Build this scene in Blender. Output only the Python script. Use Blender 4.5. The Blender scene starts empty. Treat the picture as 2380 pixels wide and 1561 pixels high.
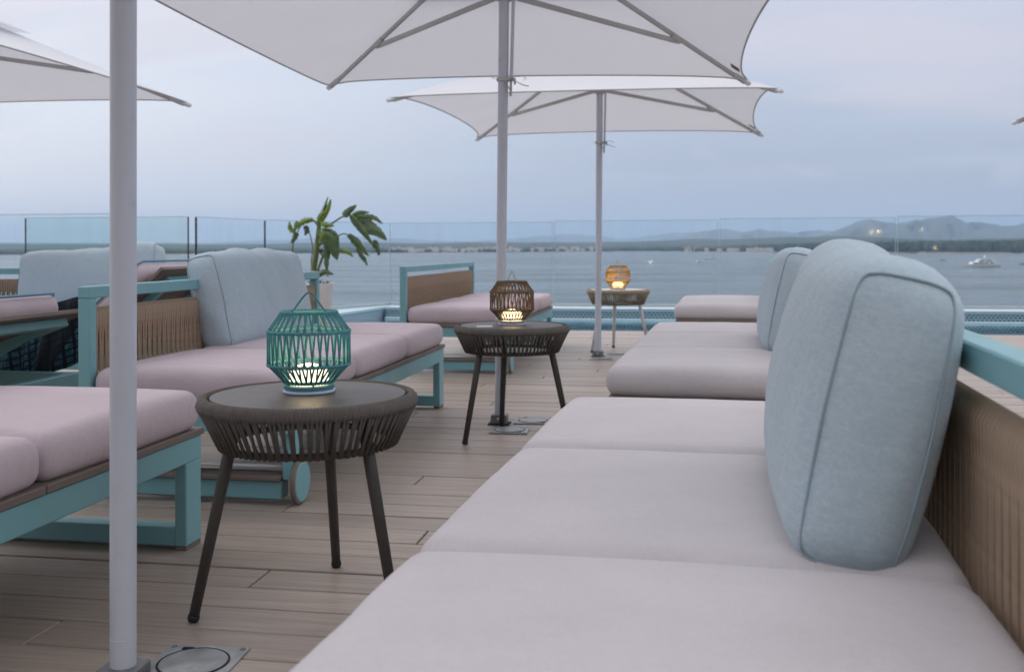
import bpy, math, random
from mathutils import Vector, Matrix
random.seed(7)
PI = math.pi
D = bpy.data
SC = bpy.context.scene
COL = SC.collection

# ------------------------------------------------------------------ camera
EYE = 0.848
YAW = math.atan(400 / 2340.0)
cam_d = D.cameras.new('camera')
cam = D.objects.new('camera', cam_d)
COL.objects.link(cam)
SC.camera = cam
cam_d.sensor_width = 36.0
cam_d.lens = 36.0 * 2340 / 2380
cam_d.shift_y = -205.5 / 2380
cam_d.clip_start = 0.05
cam_d.clip_end = 90000
cam_d.dof.use_dof = True
cam_d.dof.focus_distance = 2.7
cam_d.dof.aperture_fstop = 5.6
cam.matrix_world = (Matrix.Translation((0, 0, EYE)) @ Matrix.Rotation(YAW, 4, 'Z')
                    @ Matrix.Rotation(PI / 2, 4, 'X') @ Matrix.Rotation(-0.0035, 4, 'Z'))

# ------------------------------------------------------------------ world
SUN_EL, SUN_AZ = math.radians(14), math.radians(-62)      # weak glow of the low sun, left of the view
world = D.worlds.new('World')
SC.world = world
world.use_nodes = True
wt = world.node_tree
for n in list(wt.nodes):
    wt.nodes.remove(n)


class NT:
    """small node-tree helper"""
    def __init__(s, tree):
        s.t = tree

    def n(s, kind, **kw):
        nd = s.t.nodes.new(kind)
        for k, v in kw.items():
            setattr(nd, k, v)
        return nd

    def put(s, sock, v):
        if isinstance(v, bpy.types.NodeSocket):
            s.t.links.new(v, sock)
        elif isinstance(v, (tuple, list)) and len(v) == 3 and sock.type == 'RGBA':
            sock.default_value = (*v, 1)
        else:
            sock.default_value = v

    def math(s, op, a, b=0.0, c=0.0, clamp=False):
        nd = s.n('ShaderNodeMath', operation=op, use_clamp=clamp)
        s.put(nd.inputs[0], a); s.put(nd.inputs[1], b); s.put(nd.inputs[2], c)
        return nd.outputs[0]

    def mix(s, f, a, b, mode='MIX'):
        nd = s.n('ShaderNodeMix', data_type='RGBA', blend_type=mode)
        s.put(nd.inputs[0], f); s.put(nd.inputs[6], a); s.put(nd.inputs[7], b)
        return nd.outputs[2]

    def ramp(s, f, stops, interp='LINEAR'):
        nd = s.n('ShaderNodeValToRGB')
        cr = nd.color_ramp
        cr.interpolation = interp
        while len(cr.elements) < len(stops):
            cr.elements.new(0.5)
        for e, (p, c) in zip(cr.elements, stops):
            e.position = p
            e.color = (*c, 1) if isinstance(c, (tuple, list)) else (c, c, c, 1)
        s.put(nd.inputs[0], f)
        return nd.outputs[0]

    def maprange(s, v, a, b, c=0.0, d=1.0, smooth=True):
        nd = s.n('ShaderNodeMapRange', interpolation_type='SMOOTHSTEP' if smooth else 'LINEAR')
        s.put(nd.inputs[0], v)
        for i, q in enumerate((a, b, c, d)):
            nd.inputs[i + 1].default_value = q
        return nd.outputs[0]

    def noise(s, vec, scale, detail=3.0, rough=0.5, dist=0.0):
        nd = s.n('ShaderNodeTexNoise')
        if vec is not None:
            s.put(nd.inputs['Vector'], vec)
        nd.inputs['Scale'].default_value = scale
        nd.inputs['Detail'].default_value = detail
        nd.inputs['Roughness'].default_value = rough
        nd.inputs['Distortion'].default_value = dist
        return nd.outputs[0]

    def mapping(s, vec, scale=(1, 1, 1), loc=(0, 0, 0), rot=(0, 0, 0)):
        nd = s.n('ShaderNodeMapping')
        s.put(nd.inputs[0], vec)
        nd.inputs[1].default_value = loc
        nd.inputs[2].default_value = rot
        nd.inputs[3].default_value = scale
        return nd.outputs[0]


W_ = NT(wt)
tc = W_.n('ShaderNodeTexCoord')
gen = tc.outputs['Generated']
sep = W_.n('ShaderNodeSeparateXYZ')
wt.links.new(gen, sep.inputs[0])
el = W_.math('MAXIMUM', sep.outputs[2], 0.0)
# overcast dusk: blue-grey low down, paler higher up
base = W_.ramp(el, [(0.0, (0.325, 0.362, 0.455)), (0.07, (0.385, 0.425, 0.53)), (0.15, (0.47, 0.512, 0.62)),
                    (0.25, (0.57, 0.605, 0.71)), (0.42, (1.35, 1.37, 1.46)), (1.0, (1.75, 1.73, 1.78))])
# brighter towards the place where the sun went down (left of the view)
dotn = W_.n('ShaderNodeVectorMath', operation='DOT_PRODUCT')
wt.links.new(gen, dotn.inputs[0])
gl = Vector((math.sin(SUN_AZ) * math.cos(math.radians(22)), math.cos(SUN_AZ) * math.cos(math.radians(22)), math.sin(math.radians(22))))
dotn.inputs[1].default_value = gl
glow = W_.maprange(dotn.outputs['Value'], 0.45, 1.0)
base = W_.mix(W_.math('MULTIPLY', glow, 0.75), base, (0.90, 0.90, 0.945))
# away from it the cloud deck is dimmer
back = W_.maprange(dotn.outputs['Value'], 0.3, -0.9, 1.0, 0.78)
bc = W_.n('ShaderNodeCombineXYZ')
for i in range(3):
    wt.links.new(back, bc.inputs[i])
base = W_.mix(1.0, base, bc.outputs[0], 'MULTIPLY')
# soft streaky cloud
den = W_.math('ADD', el, 0.22)
pr = W_.n('ShaderNodeVectorMath', operation='DIVIDE')
wt.links.new(gen, pr.inputs[0])
dd = W_.n('ShaderNodeCombineXYZ')
for i in range(3):
    wt.links.new(den, dd.inputs[i])
wt.links.new(dd.outputs[0], pr.inputs[1])
mp = W_.mapping(pr.outputs[0], scale=(0.55, 1.7, 1.0), rot=(0, 0, 0.35), loc=(3.1, 0.4, 0))
n1 = W_.noise(mp, 1.15, 4.0, 0.45, 0.25)
cl = W_.math('MULTIPLY', W_.maprange(n1, 0.42, 0.70), W_.maprange(el, 0.015, 0.14))
base = W_.mix(W_.math('MULTIPLY', cl, 0.8), base, (0.655, 0.615, 0.685))
n2 = W_.noise(W_.mapping(pr.outputs[0], scale=(0.7, 1.9, 1.0), loc=(9.3, 2.0, 0)), 2.1, 3.0, 0.5, 0.2)
cl2 = W_.math('MULTIPLY', W_.maprange(n2, 0.46, 0.72), W_.maprange(el, 0.0, 0.08))
base = W_.mix(W_.math('MULTIPLY', cl2, 0.22), base, (0.50, 0.62, 0.78))
# small faint cumulus near the horizon
n3 = W_.noise(W_.mapping(gen, scale=(1.0, 1.0, 2.6), loc=(1.7, 0.0, 0.3)), 9.0, 4.0, 0.5)
band = W_.math('MULTIPLY', W_.maprange(el, 0.035, 0.055), W_.maprange(el, 0.11, 0.075))
c3_ = W_.math('MULTIPLY', W_.maprange(n3, 0.60, 0.72), band)
base = W_.mix(W_.math('MULTIPLY', c3_, 0.40), base, (0.60, 0.60, 0.69))
sky = W_.n('ShaderNodeTexSky', sky_type='NISHITA')
sky.sun_disc = False
sky.sun_elevation = SUN_EL
sky.sun_rotation = SUN_AZ
bg1 = W_.n('ShaderNodeBackground')
wt.links.new(sky.outputs[0], bg1.inputs[0])
bg1.inputs[1].default_value = 0.012
bg2 = W_.n('ShaderNodeBackground')
wt.links.new(base, bg2.inputs[0])
bg2.inputs[1].default_value = 1.08
addn = W_.n('ShaderNodeAddShader')
wt.links.new(bg1.outputs[0], addn.inputs[0]); wt.links.new(bg2.outputs[0], addn.inputs[1])
wout = W_.n('ShaderNodeOutputWorld')
wt.links.new(addn.outputs[0], wout.inputs[0])

sun_d = D.lights.new('sun', 'SUN')
sun_d.energy = 1.0
sun_d.angle = math.radians(40)
sun_d.color = (1.0, 0.95, 0.92)
sun = D.objects.new('sun', sun_d)
COL.objects.link(sun)
sdir = Vector((math.sin(SUN_AZ) * math.cos(math.radians(38)), math.cos(SUN_AZ) * math.cos(math.radians(38)), math.sin(math.radians(38))))
sun.rotation_euler = sdir.to_track_quat('Z', 'Y').to_euler()

SC.view_settings.view_transform = 'Standard'
SC.view_settings.look = 'None'
SC.view_settings.exposure = 0.0
SC.view_settings.gamma = 1.0
SC.view_settings.use_curve_mapping = False
SC.cycles.use_denoising = True
SC.cycles.max_bounces = 8
SC.cycles.volume_bounces = 1
SC.cycles.transparent_max_bounces = 24
SC.cycles.sample_clamp_indirect = 4.0


# ------------------------------------------------------------------ materials
def new_mat(name):
    m = D.materials.new(name)
    m.use_nodes = True
    t = m.node_tree
    b = t.nodes['Principled BSDF']
    return m, NT(t), b, t.nodes['Material Output']


def simple(name, col, rough=0.5, var=0.06, scale=6.0, bump=0.0, bscale=80.0, metal=0.0, spec=0.5, sheen=0.0, dirt=None):
    m, N, b, o = new_mat(name)
    t = N.n('ShaderNodeTexCoord').outputs['Object']
    n = N.noise(t, scale, 4.0, 0.55)
    lo = tuple(c * (1 - var) for c in col)
    hi = tuple(min(1, c * (1 + var)) for c in col)
    c = N.ramp(n, [(0.3, lo), (0.7, hi)])
    if dirt:
        dn = N.maprange(N.noise(t, dirt[1], 5.0, 0.65), 0.55, 0.75)
        c = N.mix(N.math('MULTIPLY', dn, dirt[2]), c, dirt[0])
    N.put(b.inputs['Base Color'], c)
    rv = min(0.06, var)
    rn = N.maprange(N.noise(t, scale * 2.3, 3.0), 0.3, 0.7, max(0.02, rough - rv), min(1, rough + rv))
    N.put(b.inputs['Roughness'], rn)
    b.inputs['Metallic'].default_value = metal
    b.inputs['Specular IOR Level'].default_value = spec
    if sheen:
        b.inputs['Sheen Weight'].default_value = sheen
        b.inputs['Sheen Roughness'].default_value = 0.6
    if bump:
        bn = N.n('ShaderNodeBump')
        bn.inputs['Strength'].default_value = bump
        bn.inputs['Distance'].default_value = 0.002
        N.put(bn.inputs['Height'], N.noise(t, bscale, 3.0, 0.6))
        N.t.links.new(bn.outputs[0], b.inputs['Normal'])
    return m


def fabric(name, col, var=0.08, heather=0.0, hcol=None, sheen=0.15):
    """woven cloth: thread-direction streaks, optional heather flecks"""
    m, N, b, o = new_mat(name)
    t = N.n('ShaderNodeTexCoord').outputs['Object']
    oi = N.n('ShaderNodeObjectInfo').outputs['Random']
    big = N.noise(t, 4.0, 3.0, 0.5)
    warp = N.noise(N.mapping(t, scale=(420, 60, 60)), 1.0, 2.0, 0.6)
    weft = N.noise(N.mapping(t, scale=(60, 420, 420)), 1.0, 2.0, 0.6)
    thr = N.math('MULTIPLY', N.math('ADD', warp, weft), 0.5)
    f = N.math('ADD', N.math('MULTIPLY', big, 0.5), N.math('MULTIPLY', thr, 0.5))
    f = N.math('ADD', f, N.math('MULTIPLY', N.math('SUBTRACT', oi, 0.5), 0.10))
    c = N.ramp(f, [(0.33, tuple(q * (1 - var) for q in col)), (0.67, tuple(min(1, q * (1 + var)) for q in col))])
    if heather:
        mid = N.noise(N.mapping(t, scale=(150, 90, 520)), 1.0, 4.0, 0.75)
        soft = N.noise(N.mapping(t, scale=(60, 45, 160)), 1.0, 5.0, 0.75)
        hf = N.math('ADD', N.math('MULTIPLY', mid, 0.55), N.math('MULTIPLY', soft, 0.45))
        c = N.mix(N.math('MULTIPLY', N.maprange(hf, 0.42, 0.60), heather), c, hcol)
    N.put(b.inputs['Base Color'], c)
    b.inputs['Roughness'].default_value = 0.92
    b.inputs['Specular IOR Level'].default_value = 0.2
    b.inputs['Sheen Weight'].default_value = sheen
    b.inputs['Sheen Roughness'].default_value = 0.5
    bn = N.n('ShaderNodeBump')
    bn.inputs['Strength'].default_value = 0.35
    bn.inputs['Distance'].default_value = 0.0012
    N.put(bn.inputs['Height'], thr)
    b2 = N.n('ShaderNodeBump')
    b2.inputs['Strength'].default_value = 0.7
    b2.inputs['Distance'].default_value = 0.006
    N.put(b2.inputs['Height'], N.math('ADD', N.noise(t, 9.0, 4.0, 0.55, 0.6), N.math('MULTIPLY', N.noise(N.mapping(t, scale=(5, 22, 9)), 1.0, 3.0, 0.5, 0.8), 0.8)))
    N.t.links.new(bn.outputs[0], b2.inputs['Normal'])
    N.t.links.new(b2.outputs[0], b.inputs['Normal'])
    return m


M = {}
M['teal'] = simple('teal_powder_coat', (0.20, 0.42, 0.455), 0.42, 0.05, 3.0, 0.12, 260)
M['pink'] = fabric('pink_cushion_cloth', (0.565, 0.468, 0.50), 0.10)
M['pinklit'] = fabric('skylit_pink_cloth', (0.575, 0.535, 0.545), 0.09)  # pink cloth again, its colour whitened to stand for grazing sky light
M['blue'] = fabric('light_blue_cushion_cloth', (0.40, 0.505, 0.565), 0.07, 0.55, (0.555, 0.63, 0.665))
M['bluep'] = fabric('blue_piping_cloth', (0.30, 0.385, 0.43), 0.06)
M['bluestrip'] = fabric('blue_strip_cloth', (0.16, 0.27, 0.40), 0.06)
M['pinkp'] = fabric('pink_seam_cloth', (0.40, 0.33, 0.37), 0.05)
M['slat'] = simple('brown_slat', (0.185, 0.145, 0.125), 0.6, 0.10, 5.0, 0.2, 90)
M['rope'] = simple('tan_rope', (0.345, 0.25, 0.172), 0.85, 0.14, 40.0, 0.5, 420)
M['ropedark'] = simple('charcoal_rope', (0.115, 0.100, 0.088), 0.85, 0.14, 40.0, 0.5, 420)
M['ropelight'] = simple('beige_rope', (0.33, 0.275, 0.20), 0.85, 0.12, 40.0, 0.5, 420)
M['ropeteal'] = simple('teal_rope', (0.085, 0.285, 0.315), 0.85, 0.15, 60.0, 0.6, 520)
M['ropebrown'] = simple('brown_rope', (0.13, 0.088, 0.062), 0.85, 0.15, 60.0, 0.6, 520)
M['ropeorange'] = simple('ochre_rope', (0.42, 0.25, 0.065), 0.85, 0.15, 60.0, 0.6, 520)
M['topdark'] = simple('charcoal_table_top', (0.100, 0.088, 0.082), 0.45, 0.02, 8.0, 0.12, 600)
M['topwhite'] = simple('white_table_top', (0.66, 0.66, 0.68), 0.4, 0.04, 8.0)
M['legdark'] = simple('dark_table_leg', (0.066, 0.058, 0.054), 0.55, 0.08, 10.0, 0.2, 300)
M['legwhite'] = simple('white_table_leg', (0.74, 0.74, 0.77), 0.45, 0.04, 10.0)
M['black'] = simple('black_rubber', (0.012, 0.012, 0.012), 0.7)
M['pole'] = simple('white_pole_coat', (0.565, 0.59, 0.65), 0.42, 0.04, 2.5, 0.08, 120, dirt=((0.36, 0.36, 0.38), 9.0, 0.35))
M['bar'] = simple('greige_umbrella_bar', (0.44, 0.435, 0.43), 0.5, 0.05, 6.0)
M['bracket'] = simple('galvanised_bracket', (0.22, 0.225, 0.23), 0.45, 0.25, 14.0, 0.3, 120, metal=0.5)
M['plate'] = simple('worn_steel_plate', (0.34, 0.345, 0.35), 0.42, 0.25, 18.0, 0.3, 150, metal=0.45, dirt=((0.16, 0.15, 0.14), 12.0, 0.6))
M['hole'] = simple('dark_slot', (0.01, 0.01, 0.012), 0.8)
M['strap'] = simple('leather_strap', (0.30, 0.20, 0.10), 0.5, 0.1, 20.0)
M['straptan'] = simple('tan_strap_cloth', (0.19, 0.12, 0.075), 0.8, 0.1, 20.0)
M['tie'] = simple('white_tie_cloth', (0.55, 0.54, 0.52), 0.9, 0.06, 30.0)
M['lampbase'] = simple('lantern_base_teal', (0.06, 0.22, 0.26), 0.4)
M['lampbasegrey'] = simple('lantern_base_grey', (0.34, 0.31, 0.30), 0.5)
M['acrylic'] = simple('pale_acrylic', (0.62, 0.68, 0.85), 0.15)
M['pot'] = simple('white_pot', (0.60, 0.60, 0.615), 0.6, 0.05, 7.0, 0.2, 60)
M['soil'] = simple('dry_leaf_litter', (0.13, 0.055, 0.03), 0.9, 0.4, 30.0, 0.6, 60)
M['leaf'] = simple('green_leaf', (0.060, 0.108, 0.036), 0.42, 0.35, 16.0, 0.3, 60, dirt=((0.13, 0.095, 0.06), 9.0, 0.45))
M['leafyellow'] = simple('yellow_green_leaf', (0.14, 0.21, 0.035), 0.45, 0.3, 16.0, 0.3, 60, dirt=((0.12, 0.09, 0.04), 9.0, 0.4))  # second leaf tone, lighter and yellower green
M['stem'] = simple('plant_stem', (0.10, 0.125, 0.035), 0.5, 0.3, 18.0, dirt=((0.12, 0.07, 0.035), 8.0, 0.5))
M['card'] = simple('white_card', (0.72, 0.74, 0.80), 0.5)
M['glassedge'] = simple('dark_glass_edge', (0.012, 0.022, 0.022), 0.25)
M['hull'] = simple('white_hull', (0.80, 0.80, 0.80), 0.3)
M['yglass'] = simple('dark_yacht_window', (0.03, 0.035, 0.045), 0.15)
M['boatdark'] = simple('dark_dinghy', (0.06, 0.065, 0.07), 0.5)
M['house'] = simple('pale_house_wall', (0.64, 0.61, 0.59), 0.8)
M['roof'] = simple('tile_roof', (0.30, 0.23, 0.19), 0.8)
M['sand'] = simple('beach_sand', (0.50, 0.40, 0.33), 0.9, 0.15, 0.01)
M['wood'] = simple('pine_wood', (0.045, 0.072, 0.052), 0.95, 0.4, 0.03, spec=0.1)
M['land'] = simple('coastal_land', (0.065, 0.085, 0.075), 0.95, 0.3, 0.002, spec=0.1)
M['mount'] = simple('mountain_rock', (0.095, 0.105, 0.10), 0.95, 0.25, 0.0006, spec=0.1)
M['build'] = simple('rendered_wall', (0.48, 0.45, 0.42), 0.85, 0.05, 0.8, 0.2, 20)

# umbrella cloth: lets some light through
m, N, b, o = new_mat('umbrella_canvas')
t = N.n('ShaderNodeTexCoord').outputs['Object']
cc = N.ramp(N.noise(t, 2.5, 4.0), [(0.3, (0.785, 0.80, 0.83)), (0.7, (0.835, 0.845, 0.87))])
N.put(b.inputs['Base Color'], cc)
b.inputs['Roughness'].default_value = 0.9
b.inputs['Specular IOR Level'].default_value = 0.15
bn = N.n('ShaderNodeBump'); bn.inputs['Strength'].default_value = 0.25; bn.inputs['Distance'].default_value = 0.02
N.put(bn.inputs['Height'], N.noise(N.mapping(t, scale=(1.0, 1.0, 0.4)), 4.5, 3.0, 0.5, 0.5))
N.t.links.new(bn.outputs[0], b.inputs['Normal'])
tr = N.n('ShaderNodeBsdfTranslucent'); N.put(tr.inputs[0], (0.73, 0.745, 0.79))
mx = N.n('ShaderNodeMixShader'); mx.inputs[0].default_value = 0.34
N.t.links.new(b.outputs[0], mx.inputs[1]); N.t.links.new(tr.outputs[0], mx.inputs[2])
N.t.links.new(mx.outputs[0], o.inputs[0])
M['canvas'] = m

# deck board: embossed grain, tint differs per board
m, N, b, o = new_mat('deck_board')
t = N.n('ShaderNodeTexCoord').outputs['Object']
oi = N.n('ShaderNodeObjectInfo').outputs['Random']
geo = N.n('ShaderNodeNewGeometry').outputs['Random Per Island']
rnd = N.math('FRACT', N.math('ADD', oi, geo))
off = N.n('ShaderNodeCombineXYZ')
N.put(off.inputs[0], N.math('MULTIPLY', rnd, 37.0)); N.put(off.inputs[1], N.math('MULTIPLY', rnd, 11.0))
va = N.n('ShaderNodeVectorMath', operation='ADD'); N.put(va.inputs[0], t); N.put(va.inputs[1], off.outputs[0])
g1 = N.noise(N.mapping(va.outputs[0], scale=(1.6, 46, 10)), 1.0, 5.0, 0.65, 0.7)
g2 = N.noise(N.mapping(va.outputs[0], scale=(6, 170, 30)), 1.0, 3.0, 0.6, 0.2)
g = N.math('ADD', N.math('MULTIPLY', g1, 0.65), N.math('MULTIPLY', g2, 0.35))
c = N.ramp(g, [(0.28, (0.278, 0.224, 0.182)), (0.52, (0.378, 0.308, 0.254)), (0.74, (0.455, 0.378, 0.318))])
tint = N.maprange(rnd, 0.0, 1.0, 0.90, 1.09, smooth=False)
tb = N.n('ShaderNodeCombineXYZ')
for i in range(3):
    N.put(tb.inputs[i], tint)
c = N.mix(1.0, c, tb.outputs[0], 'MULTIPLY')
st = N.maprange(N.noise(va.outputs[0], 3.5, 5.0, 0.65), 0.56, 0.75)
c = N.mix(N.math('MULTIPLY', st, 0.25), c, (0.24, 0.215, 0.20))
N.put(b.inputs['Base Color'], c)
N.put(b.inputs['Roughness'], N.maprange(g, 0.3, 0.7, 0.50, 0.36))
b.inputs['Specular IOR Level'].default_value = 0.5
bn = N.n('ShaderNodeBump'); bn.inputs['Strength'].default_value = 0.25; bn.inputs['Distance'].default_value = 0.001
N.put(bn.inputs['Height'], g)
N.t.links.new(bn.outputs[0], b.inputs['Normal'])
M['deck'] = m
M['under'] = simple('deck_void', (0.02, 0.018, 0.017), 0.9)

# clear balustrade glass: fresnel mirror over tinted transparency
def glass(name, tint, smear):
    m, N, b, o = new_mat(name)
    N.t.nodes.remove(b)
    t = N.n('ShaderNodeTexCoord').outputs['Object']
    trn = N.n('ShaderNodeBsdfTransparent'); N.put(trn.inputs[0], tint)
    gls = N.n('ShaderNodeBsdfGlossy'); gls.inputs['Roughness'].default_value = 0.03
    N.put(gls.inputs[0], (0.85, 0.95, 0.97))
    fr = N.n('ShaderNodeFresnel'); fr.inputs[0].default_value = 1.5
    mx = N.n('ShaderNodeMixShader')
    N.put(mx.inputs[0], N.math('MULTIPLY', fr.outputs[0], 0.8)); N.t.links.new(trn.outputs[0], mx.inputs[1]); N.t.links.new(gls.outputs[0], mx.inputs[2])
    # salt smears
    df = N.n('ShaderNodeBsdfDiffuse'); N.put(df.inputs[0], (0.55, 0.60, 0.64))
    sn = N.noise(N.mapping(t, scale=(5.0, 5.0, 0.6)), 1.0, 4.0, 0.6)
    m2 = N.n('ShaderNodeMixShader')
    N.put(m2.inputs[0], N.maprange(sn, 0.40, 0.72, 0.0, smear))
    N.t.links.new(mx.outputs[0], m2.inputs[1]); N.t.links.new(df.outputs[0], m2.inputs[2])
    N.t.links.new(m2.outputs[0], o.inputs[0])
    return m
M['glass'] = glass('balustrade_glass', (0.89, 0.95, 0.965), 0.055)
M['glassgreen'] = glass('greenish_glass', (0.83, 0.92, 0.875), 0.055)

# sea
m, N, b, o = new_mat('sea_water')
t = N.n('ShaderNodeTexCoord').outputs['Object']
N.put(b.inputs['Base Color'], N.ramp(N.noise(N.mapping(t, scale=(0.0016, 0.004, 1)), 1.0, 4.0, 0.6), [(0.35, (0.020, 0.045, 0.058)), (0.65, (0.040, 0.070, 0.078))]))
N.put(b.inputs['Roughness'], N.maprange(N.noise(N.mapping(t, scale=(0.004, 0.016, 1), rot=(0, 0, 0.15)), 1.0, 5.0, 0.65), 0.35, 0.65, 0.10, 0.34))
b.inputs['IOR'].default_value = 1.333
bn = N.n('ShaderNodeBump'); bn.inputs['Strength'].default_value = 0.8; bn.inputs['Distance'].default_value = 1.3
w1 = N.noise(N.mapping(t, scale=(0.09, 0.16, 1), rot=(0, 0, 0.3)), 1.0, 5.0, 0.6)
w2 = N.noise(N.mapping(t, scale=(0.006, 0.015, 1)), 1.0, 3.0, 0.6)
N.put(bn.inputs['Height'], N.math('ADD', w1, N.math('MULTIPLY', w2, 2.0)))
N.t.links.new(bn.outputs[0], b.inputs['Normal'])
M['sea'] = m

# pool water
m, N, b, o = new_mat('pool_water')
N.t.nodes.remove(b)
t = N.n('ShaderNodeTexCoord').outputs['Object']
trn = N.n('ShaderNodeBsdfTransparent'); N.put(trn.inputs[0], (0.60, 0.88, 0.95))
gls = N.n('ShaderNodeBsdfGlossy'); gls.inputs['Roughness'].default_value = 0.02
N.put(gls.inputs[0], (0.92, 0.97, 1.0))
bn = N.n('ShaderNodeBump'); bn.inputs['Strength'].default_value = 0.12; bn.inputs['Distance'].default_value = 0.012
N.put(bn.inputs['Height'], N.noise(t, 5.0, 3.0))
fr = N.n('ShaderNodeFresnel'); fr.inputs[0].default_value = 1.333
N.t.links.new(bn.outputs[0], gls.inputs['Normal']); N.t.links.new(bn.outputs[0], fr.inputs['Normal'])
mx = N.n('ShaderNodeMixShader')
N.t.links.new(fr.outputs[0], mx.inputs[0]); N.t.links.new(trn.outputs[0], mx.inputs[1]); N.t.links.new(gls.outputs[0], mx.inputs[2])
N.t.links.new(mx.outputs[0], o.inputs[0])
M['poolwater'] = m


def tiles(name, c1, c2, mortar, w, h, ms):
    m, N, b, o = new_mat(name)
    t = N.n('ShaderNodeTexCoord').outputs['Object']
    s = N.n('ShaderNodeSeparateXYZ'); N.put(s.inputs[0], t)
    v = N.n('ShaderNodeCombineXYZ')
    N.put(v.inputs[0], N.math('ADD', s.outputs[0], s.outputs[1])); N.put(v.inputs[1], s.outputs[2])
    br = N.n('ShaderNodeTexBrick')
    N.put(br.inputs['Vector'], v.outputs[0])
    for k, q in (('Color1', c1), ('Color2', c2), ('Mortar', mortar)):
        N.put(br.inputs[k], q)
    br.inputs['Scale'].default_value = 1.0
    br.inputs['Mortar Size'].default_value = ms
    br.inputs['Brick Width'].default_value = w
    br.inputs['Row Height'].default_value = h
    N.put(b.inputs['Base Color'], br.outputs[0])
    b.inputs['Roughness'].default_value = 0.25
    return m
M['hextile'] = tiles('dark_hex_mosaic', (0.035, 0.085, 0.10), (0.06, 0.12, 0.14), (0.30, 0.42, 0.48), 0.046, 0.030, 0.006)
M['bluetile'] = tiles('blue_mosaic', (0.24, 0.36, 0.45), (0.30, 0.42, 0.50), (0.40, 0.50, 0.57), 0.03, 0.03, 0.003)
M['paletile'] = tiles('pale_mosaic', (0.46, 0.64, 0.70), (0.52, 0.68, 0.73), (0.58, 0.72, 0.76), 0.03, 0.03, 0.003)

# towel: block-print grid
m, N, b, o = new_mat('patterned_towel')
t = N.n('ShaderNodeTexCoord').outputs['UV']
br = N.n('ShaderNodeTexBrick')
N.put(br.inputs['Vector'], t)
br.offset = 0.0
for k, q in (('Color1', (0.035, 0.13, 0.20)), ('Color2', (0.055, 0.18, 0.26)), ('Mortar', (0.004, 0.006, 0.010))):
    N.put(br.inputs[k], q)
br.inputs['Scale'].default_value = 1.0
br.inputs['Mortar Size'].default_value = 0.0045
br.inputs['Brick Width'].default_value = 0.030
br.inputs['Row Height'].default_value = 0.034
vo = N.n('ShaderNodeTexVoronoi'); N.put(vo.inputs['Vector'], t); vo.inputs['Scale'].default_value = 60.0
dark = N.maprange(vo.outputs[0], 0.25, 0.45)
c = N.mix(N.math('MULTIPLY', dark, 0.55), br.outputs[0], (0.004, 0.007, 0.012))
sv = N.n('ShaderNodeSeparateXYZ'); N.put(sv.inputs[0], t)
bandt = N.maprange(N.math('PINGPONG', N.math('ADD', sv.outputs[0], N.math('MULTIPLY', sv.outputs[1], 0.5)), 0.22), 0.145, 0.155)
c = N.mix(N.math('MULTIPLY', bandt, 0.85), c, (0.005, 0.008, 0.014))
N.put(b.inputs['Base Color'], c)
b.inputs['Roughness'].default_value = 0.95
M['towel'] = m


def glow_mat(name, col, strength):
    m, N, b, o = new_mat(name)
    b.inputs['Base Color'].default_value = (0.8, 0.75, 0.65, 1)
    b.inputs['Emission Color'].default_value = (*col, 1)
    b.inputs['Emission Strength'].default_value = strength
    return m
M['glow'] = glow_mat('warm_led_diffuser', (1.0, 0.74, 0.40), 3.2)
M['walllamp'] = glow_mat('warm_lamp_glass', (1.0, 0.66, 0.32), 22.0)


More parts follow.
